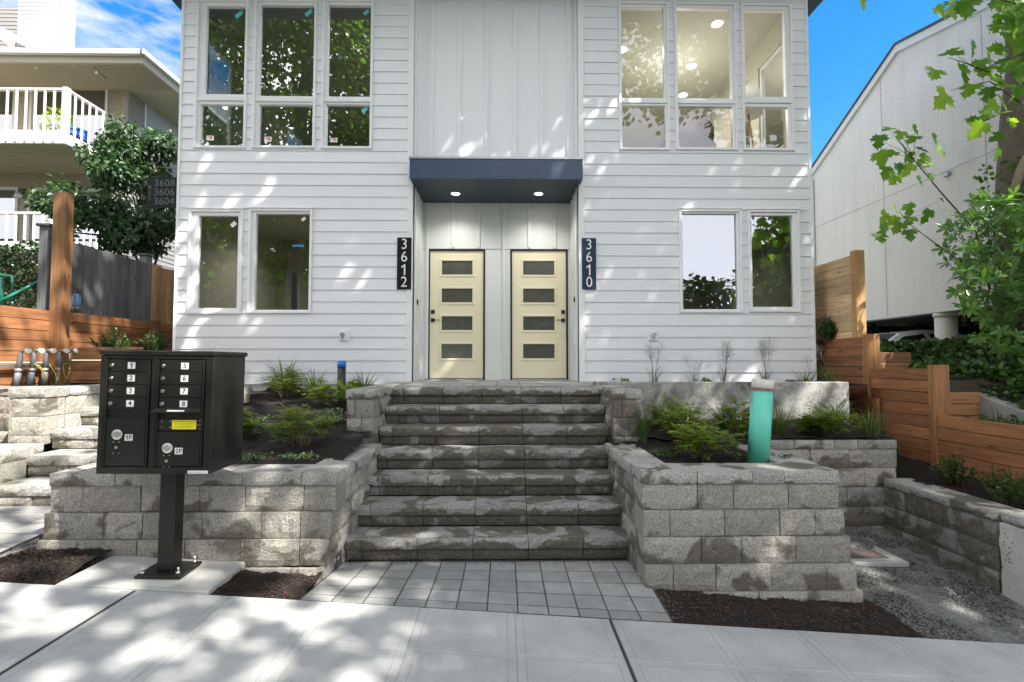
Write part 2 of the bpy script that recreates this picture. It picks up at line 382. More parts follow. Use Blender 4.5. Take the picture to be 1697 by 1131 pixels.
def mulchmat(name='mulch_bark'):
    m, nt, b, o = newmat(name); p = pos(nt)
    mpb = _n(nt, 'ShaderNodeMapping'); mpb.inputs['Scale'].default_value = (60, 24, 40); mpb.inputs['Rotation'].default_value = (0, 0, .6); L(nt, p, mpb.inputs['Vector'])
    n1 = noise(nt, mpb.outputs[0], 1.2, 5, .7, 1.2)
    c = ramp(nt, n1, [(.38, (.004, .003, .0022)), (.52, (.011, .007, .0045)), (.64, (.030, .015, .009)), (.78, (.075, .038, .022))])
    L(nt, c, b.inputs['Base Color']); b.inputs['Roughness'].default_value = .9
    bump(nt, b, n1, 1.0, .03); return m
M['mulch'] = mulchmat()
M['chip'] = simple('bark_chip', (.050, .024, .013), .85, var=.7, vscale=90)
M['soil'] = simple('soil', (.05, .038, .028), .95, var=.4, vscale=6, bscale=30, bstr=.8, bdist=.03)
M['gravel'] = None
def gravelmat():
    m, nt, b, o = newmat('crushed_gravel'); p = pos(nt)
    v = _n(nt, 'ShaderNodeTexVoronoi'); v.inputs['Scale'].default_value = 75; L(nt, p, v.inputs['Vector'])
    g = mixc(nt, math_(nt, 'POWER', _sep(nt, v.outputs['Color']), 2.2), (.012, .0125, .013), (.18, .18, .172))
    pale = ramp(nt, noise(nt, p, 1.7, 5, .6), [(.50, 0), (.60, 1)])
    g2 = mixc(nt, noise(nt, p, 190, 2), (.16, .16, .155), (.34, .34, .33))
    c = mixc(nt, math_(nt, 'MULTIPLY', pale, .75), g, g2)
    L(nt, c, b.inputs['Base Color']); b.inputs['Roughness'].default_value = .85
    bump(nt, b, v.outputs['Distance'], .9, .012); return m
M['gravel'] = gravelmat()
M['pebble'] = simple('pebble', (.13, .13, .127), .8, var=1.0, vscale=60)
M['joint'] = simple('joint_bead', (.40, .39, .375), .8)
M['asphalt'] = simple('asphalt', (.055, .055, .057), .9, var=.2, vscale=3, bscale=160, bstr=.6)
M['grass'] = simple('ground_grass', (.045, .075, .022), .95, var=.5, vscale=5, bscale=40, bstr=.8, bdist=.03)
M['darkgap'] = simple('joint_filler', (.045, .042, .038), .95, var=.3, vscale=30)
M['bark'] = simple('tree_bark', (.15, .125, .095), .9, var=.45, vscale=9, bscale=18, bstr=.9, bdist=.03)
M['barkpale'] = simple('limb_bark_pale', (.30, .24, .17), .85, var=.3, vscale=12, bscale=25, bstr=.5, bdist=.02)
M['stem'] = simple('twig', (.08, .055, .035), .8, var=.3)
M['vsiding'] = simple('tan_vinyl_siding', (.37, .31, .235), .6, var=.04, vscale=2)
M['vsidinggrey'] = simple('grey_siding_with_shade', (.22, .21, .20), .6, var=.05, vscale=2)  # grey darkened to hold the eave shade on the neighbour's side wall
M['whitepaint'] = simple('white_paint', (.64, .635, .62), .55, var=.04)
M['soffit'] = simple('soffit_tan', (.40, .355, .28), .6, var=.04)
M['farwhite'] = simple('far_white_siding', (.45, .455, .47), .6, var=.04)
M['roofm'] = simple('roof_shingle', (.09, .085, .08), .9, var=.3, vscale=20, bscale=60)
M['farblind'] = simple('pale_blind', (.26, .29, .32), .5, var=.05)
M['farglass'] = glassmat('neighbour_glass', .25, (.5, .52, .55))
M['pvc'] = simple('pvc_teal', (.12, .58, .45), .42, var=.10, vscale=3)
M['pvcw'] = simple('pvc_white_worn', (.62, .60, .54), .6, var=.15, vscale=18, dirt=.4)
M['rust'] = simple('rust_wire', (.22, .075, .03), .8, var=.4, vscale=50)
M['rustplate'] = simple('rusty_steel_lid', (.13, .10, .085), .75, .2, var=.5, vscale=9, bscale=40, bstr=.3, dirt=.4)
M['pipe'] = simple('conduit_grey', (.17, .19, .21), .5, var=.12)
M['wire'] = simple('yellow_wire', (.62, .42, .05), .5, var=.05)
M['bluecap'] = simple('blue_cap', (.02, .19, .62), .4, var=.08)
M['blackpipe'] = simple('black_abs', (.018, .020, .024), .4, var=.2)
M['bottle'] = simple('blue_enamel', (.02, .06, .14), .35, var=.1)
M['rail'] = simple('green_rail_paint', (.015, .21, .15), .4, var=.1)
M['carbody'] = simple('car_silver', (.75, .77, .80), .25, .15, var=.03)
M['carglass'] = simple('car_window', (.02, .025, .025), .05, var=.05)
M['tyre'] = simple('tyre_rubber', (.02, .02, .02), .8, var=.1)
M['brown'] = simple('brown_leather', (.085, .045, .028), .5, var=.12)
M['shade'] = simple('lamp_shade_cloth', (.85, .84, .80), .7, var=.02)
M['lampwood'] = simple('lamp_leg_wood', (.35, .16, .06), .5, var=.1)
M['bluepot'] = simple('blue_pot', (.02, .10, .55), .35, var=.1)
M['greypot'] = simple('grey_pot', (.10, .12, .12), .6, var=.1)
M['sticker'] = simple('cyan_sticker', (.10, .55, .55), .4, var=.1)
M['stickerw'] = simple('white_sticker', (.80, .78, .76), .4, var=.05)
M['red'] = simple('red_print', (.65, .05, .06), .5, var=.05)
M['tapeblue'] = simple('blue_tape', (.02, .28, .75), .5, var=.05)
# leaf materials
M['l_maple'] = leafmat('leaf_maple', [(.06, .14, .014), (.11, .22, .02), (.20, .30, .03), (.08, .17, .016)], .55)
M['l_tree'] = leafmat('leaf_dark_tree', [(.014, .042, .018), (.028, .068, .024), (.055, .10, .03), (.022, .055, .03)], .25)
M['l_crown'] = leafmat('leaf_street_tree', [(.04, .09, .014), (.07, .14, .02), (.11, .18, .03)], .42)
M['l_rhodo'] = leafmat('leaf_rhododendron', [(.04, .11, .02), (.07, .16, .028), (.12, .22, .04), (.05, .12, .035)], .35, .35)
M['l_nandina'] = leafmat('leaf_feathery', [(.07, .15, .02), (.13, .24, .03), (.19, .27, .035), (.22, .15, .04), (.10, .18, .03)], .4)
M['l_box'] = leafmat('leaf_boxwood', [(.02, .05, .012), (.04, .09, .018), (.06, .13, .025)], .25)
M['l_grass'] = leafmat('blade_grass', [(.04, .08, .02), (.07, .12, .03), (.12, .17, .06), (.06, .10, .04)], .3)
M['l_wispy'] = leafmat('blade_wispy', [(.08, .11, .06), (.12, .15, .09), (.17, .18, .12)], .25)
M['l_ivy'] = leafmat('leaf_ivy', [(.018, .055, .012), (.035, .085, .018), (.07, .13, .026), (.04, .09, .025)], .25, .35)
M['l_hedge'] = leafmat('leaf_hedge', [(.010, .028, .009), (.02, .048, .014), (.035, .07, .02)], .15, .35)
M['l_var'] = leafmat('leaf_variegated', [(.08, .15, .05), (.14, .22, .09), (.25, .30, .18)], .3)
M['l_yel'] = leafmat('leaf_yellow_green', [(.20, .26, .05), (.35, .38, .09)], .3)
# ------------------------------------------------------------ masonry helpers
rng = np.random.default_rng(7); random.seed(11)
BM = {}
def block_mesh(Lx, D, H, var, m, rough=1.0):
    key = (round(Lx, 3), round(D, 3), round(H, 3), var, m.name, rough)
    if key in BM: return BM[key]
    g = 0.0022; r = np.random.default_rng(hash(key[:4]) & 0xffff)
    nx = max(3, int(round(Lx / .045))); nz = 4 if H > .12 else 3
    xs = np.linspace(g, Lx - g, nx + 1); zs = np.linspace(.003, H - .003, nz + 1)
    mb = MB(); vs = []; amp = .013 * rough
    for k, z in enumerate(zs):
        for i, x in enumerate(xs):
            e = (i in (0, nx)) + (k in (0, nz))
            y = -amp * r.random() * (1 if e == 0 else .35) + (0 if e == 0 else .006 * rough) + (.002 if e == 2 else 0)
            jx = (r.random() - .5) * .010 * rough if 0 < i < nx and 0 < k < nz else (0 if 0 < i < nx else (r.random() * .002 if i == 0 else -r.random() * .002))
            vs.append((x + jx, y, z + ((r.random() - .5) * .008 * rough if 0 < k < nz else 0)))
    fs = []
    for k in range(nz):
        for i in range(nx):
            a = k * (nx + 1) + i; fs.append((a, a + 1, a + nx + 2, a + nx + 1))
    B = len(vs); vs += [(g, D, .003), (Lx - g, D, .003), (Lx - g, D, H - .003), (g, D, H - .003)]
    bot = list(range(nx + 1)); top = [nz * (nx + 1) + i for i in range(nx + 1)]
    lef = [k * (nx + 1) for k in range(nz + 1)]; rig = [k * (nx + 1) + nx for k in range(nz + 1)]
    fs.append(tuple(top + [B + 2, B + 3])); fs.append(tuple(bot[::-1] + [B, B + 1]))
    fs.append(tuple(lef + [B + 3, B])); fs.append(tuple(rig[::-1] + [B + 1, B + 2])); fs.append((B + 1, B, B + 3, B + 2))
    mb.add(vs, fs); me = mb.mesh('block', m); BM[key] = me; return me
def course(parent, name, p0, ang, lens, z, H, D, m, rough=1.0, off=0.0, jit=.003):
    """blocks set end to end from p0 in direction ang; their faces look to the right of the way"""
    d = Vector((math.cos(ang), math.sin(ang), 0)); nrm = Vector((math.sin(ang), -math.cos(ang), 0)); s = 0
    for i, l in enumerate(lens):
        mm_ = m[i % len(m)] if isinstance(m, list) else m
        if mm_ is not None:
            me = block_mesh(l, D, H, random.randrange(4), mm_, rough)
            p = Vector((p0[0], p0[1], 0)) + d * s + nrm * (off + random.uniform(-jit, jit)); p.z = z
            put(name, me, parent, p, (0, 0, ang))
        s += l
def fit(total, base, first=None):
    out = [first] if first else []; s = sum(out)
    i = 0
    while s < total - .02:
        l = base[i % len(base)]; i += 1
        if s + l > total - .12: l = total - s
        out.append(round(l, 3)); s += l
    return out
SL = .067
def zside(x): return .062 - SL * x
# ------------------------------------------------------------ ground and road
def sheet(name, m, x0, x1, y0, y1, nx, ny, zf, kind='structure', skirt=0):
    vs = []; fs = []
    for j in range(ny + 1):
        for i in range(nx + 1):
            x = x0 + (x1 - x0) * i / nx; y = y0 + (y1 - y0) * j / ny; vs.append((x, y, zf(x, y)))
    for j in range(ny):
        for i in range(nx):
            a = j * (nx + 1) + i; fs.append((a, a + 1, a + nx + 2, a + nx + 1))
    mb = MB(); mb.add(vs, fs, True); o = mb.build(name, m); 
    if kind: o['kind'] = kind
    return o
cl = lambda v, a, b: max(a, min(b, v))
from mathutils import noise as mnoise
def nz_(x, y, s, a): return a * mnoise.noise(Vector((x * s, y * s, 3.3)))
sheet('ground', M['grass'], -300, 300, -300, 300, 60, 60, lambda x, y: -SL * cl(x, -30, 30) - .45)
sheet('road', M['asphalt'], -60, 60, -9.0, -.75, 60, 4, lambda x, y: -SL * cl(x, -30, 30) - .16)
sheet('far_pavement', M['conc'], -60, 60, -11.2, -9.0, 60, 2, lambda x, y: -SL * cl(x, -30, 30) - .02)
kb = MB()
for i in range(40):
    x0 = -30 + i * 1.5; a = [(x0, -.75), (x0 + 1.49, -.75), (x0 + 1.49, -.6), (x0, -.6)]
    kb.add([(x, y, zside(x) - .4) for x, y in a] + [(x, y, zside(x) - .004) for x, y in a], [(4,5,6,7),(0,1,5,4),(1,2,6,5),(2,3,7,6),(3,0,4,7)])
kb.build('kerb', M['conc'])['kind'] = 'structure'
sheet('planting_strip', M['grass'], -30, 30, -.6, 1.14, 60, 4, lambda x, y: zside(x) - .01 + nz_(x, y, 3, .01))
# sidewalk: scored squares, each a piece
swk = sheet('sidewalk', M['conc'], -30, 30, 1.1, 3.505, 60, 2, lambda x, y: zside(x) - .005); WL[swk.name] = Vector((0, 0, 0))
SQ = {}
def slab_mesh(lx, ly):
    k = (round(lx, 3), round(ly, 3))
    if k not in SQ:
        mb = MB(); mb.cbox(-lx / 2, lx / 2, -ly / 2, ly / 2, -.10, 0, .004); SQ[k] = mb.mesh('sidewalk_slab', M['slab'])
    return SQ[k]
rows = [(3.5, 3.0315), (3.03, 2.4), (2.3985, 1.77), (1.7685, 1.14)]
ry = math.atan(SL)
for p in range(-5, 5):
    for k in range(5):
        x0 = .715 + 3.15 * p + k * .6275 + (.008 if k == 0 else 0); x1 = .715 + 3.15 * p + (k + 1) * .6275 - .0015
        for (ya, yb) in rows:
            if abs(x0) > 9 : continue
            xc = (x0 + x1) / 2
            put('sidewalk_slab', slab_mesh(x1 - x0, ya - yb - .002), swk, (xc, (ya + yb) / 2, zside(xc) + random.uniform(-.0015, .0015)), (0, ry, 0))
mb = MB()
for p in range(-3, 4):
    xj = .715 + 3.15 * p
    for (xa_, xb_) in ((xj - .0135, xj + .0065),): mb.add([(xa_, 1.14, zside(xa_) - .0035), (xb_, 1.14, zside(xb_) - .0035), (xb_, 3.5, zside(xb_) - .0035), (xa_, 3.5, zside(xa_) - .0035)], [(0, 1, 2, 3)])
o_ = mb.build('expansion_joints', M['darkgap']); o_['kind'] = 'structure'
# ------------------------------------------------------------ pavers at the stair foot
pv = sheet('paver_path', M['darkgap'], -1.37, 1.15, 3.505, 4.5, 12, 5, lambda x, y: zp(x, y) - .012) if False else None
def zp(x, y):
    t = cl((4.47 - y) / .965, 0, 1); return .03 * (1 - t) + t * zside(x)
pv = sheet('paver_path', M['darkgap'], -1.37, 1.15, 3.503, 4.5, 12, 5, lambda x, y: zp(x, y) - .0028)
def paver(parent, x0, x1, y0, y1, zf, g=.0028, gy=.0048):
    dz = random.uniform(-.0005, .0012)
    c = [(x0 + g, y0 + gy), (x1 - g, y0 + gy), (x1 - g, y1 - gy), (x0 + g, y1 - gy)]; b = .004
    ci = [(x0 + g + b, y0 + gy + b), (x1 - g - b, y0 + gy + b), (x1 - g - b, y1 - gy - b), (x0 + g + b, y1 - gy - b)]
    ox, oy = (x0 + x1) / 2, (y0 + y1) / 2; oz = zf(ox, oy)
    vs = [(x - ox, y - oy, zf(x, y) - .05 - oz) for x, y in c] + [(x - ox, y - oy, zf(x, y) - .005 + dz - oz) for x, y in c] + [(x - ox, y - oy, zf(x, y) + dz - oz) for x, y in ci]
    mb = MB(); mb.add(vs, [(8,9,10,11),(4,5,9,8),(5,6,10,9),(6,7,11,10),(7,4,8,11),(0,1,5,4),(1,2,6,5),(2,3,7,6),(3,0,4,7)])
    put('paver', mb.mesh('paver', M['paver']), parent, (ox, oy, oz))
for i in range(12):
    for j in range(5):
        x0 = -1.36 + i * .208; y1 = 4.46 - j * .208; y0 = max(y1 - .208, 3.508)
        paver(pv, x0, x0 + .208, y0, y1, zp)
# left path pavers
def zl(x, y):
    t = cl((y - 3.5) / 1.4, 0, 1); return (1 - t) * zside(x) + t * .40
pl = sheet('side_path', M['darkgap'], -6.1, -3.7, 3.503, 5.2, 8, 6, lambda x, y: zl(x, y) - .0028)
sheet('side_path_bed', M['gravel'], -3.7, -3.4, 3.95, 4.95, 3, 4, lambda x, y: zl(x, y) - .03)
for i in range(8):
    for j in range(6):
        x1 = -3.71 - i * .30; y0 = 3.51 + j * .24; xe = x1 + (.14 if j > 2 and i == 0 else 0)
        paver(pl, x1 - .30, xe, y0, y0 + .24, zl)
# slab under the mailbox
xs0, xs1 = -2.96, -1.98
mb = MB(); g = [(-2.97, 3.507), (-1.97, 3.507), (-1.97, 4.02), (-2.97, 4.02)]
zf = lambda x, y: .237 + (y - 3.5) * .01 - .055 * (x + 2.47)
mb.add([(x, y, zf(x, y) - .15) for x, y in g] + [(x, y, zf(x, y) - .006) for x, y in g] + [(x + (.008 if x < -2.5 else -.008), y + (.008 if y < 3.7 else -.008), zf(x, y)) for x, y in g],
       [(8,9,10,11),(4,5,9,8),(5,6,10,9),(6,7,11,10),(7,4,8,11),(0,1,5,4),(1,2,6,5),(2,3,7,6),(3,0,4,7)])
mb.build('mailbox_pad', M['conc'])['kind'] = 'structure'
ZPAD = zf(-2.47, 3.77)
# ------------------------------------------------------------ mulch beds
def bed(name, x0, x1, y0, y1, zf, n=.035, m='mulch', chips=0, res=.045):
    h = lambda x, y: zf(x, y) + nz_(x, y, 7, n * .5) + nz_(x + 9, y, 28, n * .45)
    o = sheet(name, M[m], x0, x1, y0, y1, max(3, int((x1 - x0) / res)), max(3, int((y1 - y0) / res)), h)
    if chips:
        c = MB()
        for i in range(chips):
            x = random.uniform(x0, x1); y = random.uniform(y0, y1); z = h(x, y) + .004
            l = random.uniform(.006, .020); w_ = random.uniform(.0025, .006); a = random.uniform(0, 3.14); t = random.uniform(-.5, .5)
            ux = Vector((math.cos(a), math.sin(a), t * .6)) * l; vx = Vector((-math.sin(a), math.cos(a), random.uniform(-.6, .6))) * w_
            p = Vector((x, y, z)); c.add([p - ux, p + vx, p + ux, p - vx + Vector((0, 0, .004))], [(0, 1, 2), (0, 2, 3)])
        q = c.build('mulch_chips', M['chip']); q['kind'] = 'stuff'
    return h
def zA(x, y): t = cl((y - 3.5) / .5, 0, 1); return zside(x) * (1 - t) + t * .335 + .02 * math.sin(t * 3.14)
bed('mulch_bed_left', -3.70, -2.96, 3.505, 4.10, lambda x, y: zA(x, y) - .015 - .03 * cl((-3.55 - x) / .15, 0, 1), chips=1500)
bed('mulch_bed_middle', -1.98, -1.37, 3.505, 4.12, lambda x, y: zside(x) - (y - 3.5) * .02 - .015, chips=1200)
def zC(x, y):
    t = cl((y - 3.5) / .5, 0, 1); return zside(x) - .012 + t * (.02) + .015 * math.sin(t * 3.1)
bed('mulch_bed_right', 1.15, 2.85, 3.505, 4.12, zC, chips=2600)
def zbl(x, y): return .80 + cl((y - 4.2) / 3.5, 0, 1) * .50
hL = bed('mulch_bed_upper_left', -3.52, -1.40, 4.2, 7.86, lambda x, y: zbl(x, y) + .03, n=.06, chips=3500, res=.06)
def zbr(x, y): return .80 + cl((y - 4.2) / 2.4, 0, 1) * .17
hR = bed('mulch_bed_upper_right', 1.12, 4.24, 5.5, 6.62, lambda x, y: zbr(x, y) + .02, n=.05, chips=1200, res=.06)
hR2 = bed('mulch_bed_planter', 1.12, 2.62, 4.1, 5.5, lambda x, y: zbr(x, y), n=.05, chips=1200, res=.06)
bed('mulch_bed_house_wall', 1.16, 4.9, 6.7, 7.86, lambda x, y: 1.43, n=.03)
hB = bed('mulch_bed_side', 4.25, 5.0, 4.2, 6.7, lambda x, y: .44 + (y - 4.2) * .05, n=.06, chips=700)
# gravel
def zg(x, y): t = cl((y - 3.5) / 1.9, 0, 1); e = cl((x - 2.75) / .25, 0, 1); return (zside(x) - .005) * (1 - t) + t * (-.02) - .05 * (1 - e) * (1 - t)
gh = lambda x, y: zg(x, y) + nz_(x, y, 3, .02)
sheet('gravel_yard', M['gravel'], 2.55, 4.75, 3.505, 5.6, 50, 50, gh)
c = MB(); PB = [(0, 0, 1), (1, 0, 0), (0, 1, 0), (-1, 0, 0), (0, -1, 0)]
for i in range(9000):
    x = random.uniform(2.7, 4.7); y = random.uniform(3.51, 5.4); s = random.uniform(.004, .012); a = random.uniform(0, 6.3); p = Vector((x, y, gh(x, y) - .001))
    c.add([p + Vector((math.cos(a) * q[0] - math.sin(a) * q[1], math.sin(a) * q[0] + math.cos(a) * q[1], q[2] * .8)) * s * random.uniform(.7, 1.2) for q in PB], [(0,1,2),(0,2,3),(0,3,4),(0,4,1)])
for (x0, x1, y0, y1, n) in ((-1.42, 1.2, 4.40, 4.47, 500), (-4.8, -3.6, 4.84, 4.92, 150), (1.12, 1.22, 3.55, 4.1, 120)):  # grit swept to the edges
    for i in range(n):
        x = random.uniform(x0, x1); y = random.uniform(y0, y1); s = random.uniform(.003, .007); p = Vector((x, y, (zp(x, y) if x > -2 else zl(x, y)) + .001))
        c.add([p + Vector(q) * s for q in PB], [(0,1,2),(0,2,3),(0,3,4),(0,4,1)])
for i in range(700):
    x = random.uniform(-1.36, 1.14); y = random.uniform(3.52, 4.45)
    if random.random() < .8: x = -1.36 + .208 * round((x + 1.36) / .208) + random.gauss(0, .006)
    s = random.uniform(.0015, .0035); p = Vector((x, y, zp(x, y) + .0005)); c.add([p + Vector(q) * s for q in PB], [(0,1,2),(0,2,3),(0,3,4),(0,4,1)])
for i in range(500):
    x = random.uniform(-3.6, 4.2); y = 3.5 - abs(random.gauss(0, .09)) if random.random() < .7 else random.uniform(1.6, 3.5); s = random.uniform(.0012, .0035); p = Vector((x, y, zside(x) + .001)); c.add([p + Vector(q) * s for q in PB], [(0,1,2),(0,2,3),(0,3,4),(0,4,1)])
for i in range(420):
    x = 1.2 + 1.6 * random.random() ** 1.5; y = random.uniform(3.52, 4.0); s = random.uniform(.002, .0045); p = Vector((x, y, zC(x, y) + .012)); c.add([p + Vector(q) * s for q in PB], [(0,1,2),(0,2,3),(0,3,4),(0,4,1)])
c.build('gravel_stones', M['pebble'])['kind'] = 'stuff'
# utility lid
u = empty('utility_lid', (3.15, 4.95, -.05), 'concrete utility lid with rusty steel plate lying in the gravel', 'utility lid')
mb = MB(); x0, x1, y0, y1 = 2.72, 3.62, 4.60, 5.28
for a in ((x0, x1, y0, y0 + .1), (x0, x1, y1 - .1, y1), (x0, x0 + .1, y0 + .1, y1 - .1), (x1 - .1, x1, y0 + .1, y1 - .1)): mb.cbox(a[0], a[1], a[2], a[3], -.2, -.052, .006)
mb.build('frame', M['conc'], u)
mb = MB(); mb.cbox(x0 + .105, x1 - .105, y0 + .105, y1 - .105, -.16, -.058, .004); mb.build('lid_plate', M['rustplate'], u)
# ------------------------------------------------------------ stairs to the doors
XL, XR = -1.36, 1.165
st = empty('stone_staircase', (0, 4.47, .03), 'seven wide damp grey block steps rising to the pair of cream front doors', 'steps')
for i in range(7):
    y = 4.47 + .295 * i; z = .03 + .2 * i
    xl = XL + (0, 0, 0, 0, .0, .0, .0)[i]
    lens = [.14] + [round((XR - xl - .14) / 5, 3)] * 5
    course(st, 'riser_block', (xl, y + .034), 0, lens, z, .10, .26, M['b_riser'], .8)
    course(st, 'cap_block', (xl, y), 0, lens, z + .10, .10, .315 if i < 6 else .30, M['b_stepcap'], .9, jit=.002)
mb = MB()
for i in range(7): mb.box(XL + .02, XR - .02, 4.47 + .295 * i + .2, 7.8 if i == 6 else 6.6, .03 + .2 * i - .15, .03 + .2 * i + .085)
o = mb.build('step_core', M['darkgap'], st)
# landing
ld = sheet('landing', M['darkgap'], -1.37, 1.17, 6.5, 8.8, 2, 2, lambda x, y: 1.42)
for i in range(8):
    for j in range(9):
        x0 = -1.36 + i * .316; y0 = 6.55 + j * .245; paver(ld, x0, x0 + .316, y0, y0 + .245, lambda x, y: 1.431, .003)
# ------------------------------------------------------------ retaining walls around the stairs
def side_core(parent, x0, x1, y0, y1, z0, z1):
    mb = MB(); mb.box(x0, x1, y0, y1, z0, z1); return mb.build('wall_core', M['darkgap'], parent)
def planter_wall(label, xa, xb, inner_right, mats, inner_mats, grow, z_end, cat='retaining wall'):
    """front wall at y=4.03 from xa to xb, top .88"""
    W = empty('retaining_wall', ((xa + xb) / 2, 4.1, .03), label, cat)
    return W
LW = empty('retaining_wall', (-2.4, 4.1, .2), 'low grey block planter wall behind the black mailbox, left of the steps', 'retaining wall')
zt = [.78, .58, .38, .18, -.02]
bat = [0, .022, .044, .066, .088]
pat = [[.45, .45, .35], [.30, .45, .45], [.45, .36, .42], [.36, .45, .30], [.45, .45]]
course(LW, 'cap_block', (-3.49, 4.03), 0, fit(2.20, [.55, .42, .45], .5), .78, .10, .34, M['b_cap'], .7, jit=.002)
for k in range(4):
    z = .58 - .2 * k; xa = -3.49 - .025 * k; xb = -1.30 - .022 * k
    course(LW, 'block', (xa, 4.045 - .022 * k), 0, fit(xb - xa, pat[k], [.24, .45, .30, .4][k]), z, .2, .25, M['b_mix'] if k else M['b_dry'])
course(LW, 'block', (-2.4, 4.045 - .088), 0, fit(1.0, pat[4], .4), -.02, .2, .25, M['b_mix'])
# its flank beside the steps (faces +x)
for k in range(5):
    z = .58 - .2 * k; x = -1.30 - .022 * k; L_ = [1.05, 1.05, .80, .62, .50][k]
    y0 = 4.045 + .25 - .022 * k
    course(LW, 'block', (x - .0, y0), R(90), fit(L_, [.42, .36], .28), z, .2, .2, M['b_dry'])
course(LW, 'cap_block', (-1.285, 4.375), R(90), fit(1.10, [.45, .35], .36), .78, .10, .30, M['b_cap'], .7, jit=.002)
# its left flank (faces -x)
for k in range(3):
    z = .58 - .2 * k
    course(LW, 'block', (-3.49 - .025 * k, 5.9), R(-90), fit(1.6, [.45, .4], .3), z, .2, .2, M['b_mix'])
course(LW, 'cap_block', (-3.50, 5.9), R(-90), fit(1.52, [.45, .5], .4), .78, .10, .30, M['b_cap'], .7)
side_core(LW, -3.40, -1.36, 4.26, 4.40, -.05, .72)
side_core(LW, -3.30, -1.50, 4.40, 7.7, -.05, .70)
RW = empty('retaining_wall', (1.9, 4.1, .0), 'pale block planter wall with square corners right of the main steps, holding the green pipe', 'retaining wall')
xa, xb = 1.08, 2.64
course(RW, 'cap_block', (xa, 4.03), 0, [.435, .435, .25, .44], .78, .10, .34, M['b_cap'], .6, jit=.002)
rp = [[.44, .285, .435, .40], [.22, .44, .45, .29, .24], [.46, .32, .44, .44], [.225, .34, .44, .44, .25], [.46, .45, .40, .44]]
for k in range(5):
    ln = rp[k]; tot = sum(ln); want = (xb - xa) + .028 * k; ln = [round(l * want / tot, 3) for l in ln]
    course(RW, 'block', (xa, 4.045 - .022 * k), 0, ln, .58 - .2 * k, .2, .25, M['b_dry'] if k < 2 else M['b_mix'])
    course(RW, 'block', (xb + .028 * k, 4.045 + .25 - .022 * k), R(90), fit(1.15 + .022 * k, [.4, .45], .3), .58 - .2 * k, .2, .2, M['b_dark'])
    L_ = [1.05, 1.05, .8, .5, .28][k]
    course(RW, 'block', (xa + .0, 4.045 + .25 + L_ - .022 * k), R(-90), fit(L_, [.42, .36], .28), .58 - .2 * k, .2, .2, M['b_dark'])
course(RW, 'cap_block', (xa - .012, 5.475), R(-90), fit(1.10, [.45, .35], .36), .78, .10, .30, M['b_cap'], .6, jit=.002)
course(RW, 'cap_block', (xb + .012, 4.375), R(90), fit(1.14, [.45, .4], .36), .78, .10, .30, M['b_cap'], .6, jit=.002)
side_core(RW, 1.15, 2.55, 4.26, 5.5, -.15, .74)
# wall behind it (faces the street, further back)
BW = empty('retaining_wall', (3.4, 5.5, 0), 'shaded block wall facing the street behind the gravel yard, below the cedar boards', 'retaining wall')
course(BW, 'cap_block', (2.30, 5.49), 0, [.40, .42, .43, .25, .43], .80, .10, .32, M['b_cap'], .7)
for k in range(4):
    course(BW, 'block', (2.55, 5.50 - .015 * k), 0, fit(1.68 - .02 * k, [.44, .42], [.3, .45, .25, .4][k]), .60 - .2 * k, .2, .25, M['b_c'] if k > 1 else M['b_mix'])
course(BW, 'block', (2.55, 5.44), 0, fit(1.6, [.44, .42], .33), -.20, .2, .25, M['b_c'])
for k in range(3):
    course(BW, 'block', (4.22, 5.75), R(90), fit(.9, [.44], .4), .60 - .2 * k, .2, .25, M['b_dark'])
course(BW, 'cap_block', (4.23, 5.82), R(90), fit(.8, [.4], .4), .80, .10, .3, M['b_cap'])
side_core(BW, 2.6, 4.1, 5.7, 6.6, -.2, .78)
CW = empty('retaining_wall', (4.2, 4.8, 0), 'low dark block wall receding along the right side of the gravel yard', 'retaining wall')
course(CW, 'cap_block', (4.04, 5.46), R(-90), [.36, .45, .47], .42, .08, .30, M['b_cap'], .7)
for k, z in enumerate((.22, .02, -.18)):
    course(CW, 'block', (4.05 - .012 * k, 5.48), R(-90), fit(1.29, [.44, .40], [.3, .45, .25][k]), z, .2, .25, M['b_c'])
side_core(CW, 4.2, 4.3, 4.25, 5.4, -.2, .40)
# aggregate block
AG = empty('concrete_block', (4.4, 4.0, -.1), 'big pale exposed aggregate concrete block at the right edge of the gravel', 'concrete block')
def rockbox(x0, x1, y0, y1, z0, z1, n=9, a=.02):
    mb = MB(); vs = []; fs = []
    def face(o, u, v, nu, nv):
        b = len(vs)
        for j in range(nv + 1):
            for i in range(nu + 1):
                p = Vector(o) + Vector(u) * (i / nu) + Vector(v) * (j / nv)
                e = i in (0, nu) or j in (0, nv)
                d = Vector((mnoise.noise(p * 6), mnoise.noise(p * 6 + Vector((5, 5, 5))), mnoise.noise(p * 6 + Vector((9, 1, 3))))) * a
                c = Vector(((x0 + x1) / 2, (y0 + y1) / 2, (z0 + z1) / 2)); vs.append(p + d)
        for j in range(nv):
            for i in range(nu):
                q = b + j * (nu + 1) + i; fs.append((q, q + 1, q + nu + 2, q + nu + 1))
    X, Y, Z = x1 - x0, y1 - y0, z1 - z0
    face((x0, y0, z0), (X, 0, 0), (0, 0, Z), n, n); face((x1, y0, z0), (0, Y, 0), (0, 0, Z), n, n); face((x0, y1, z0), (0, -Y, 0), (0, 0, Z), n, n)
    face((x0, y0, z1), (X, 0, 0), (0, Y, 0), n, n); face((x1, y1, z0), (-X, 0, 0), (0, 0, Z), n, n)
    mb.add(vs, fs, False); return mb
rockbox(4.03, 4.95, 3.62, 4.17, -.35, .44).build('aggregate_body', M['agg'], AG)
course(AG, 'cap_block', (4.04, 4.17), R(-90), [.42], .445, .07, .30, M['b_cap'], .7)
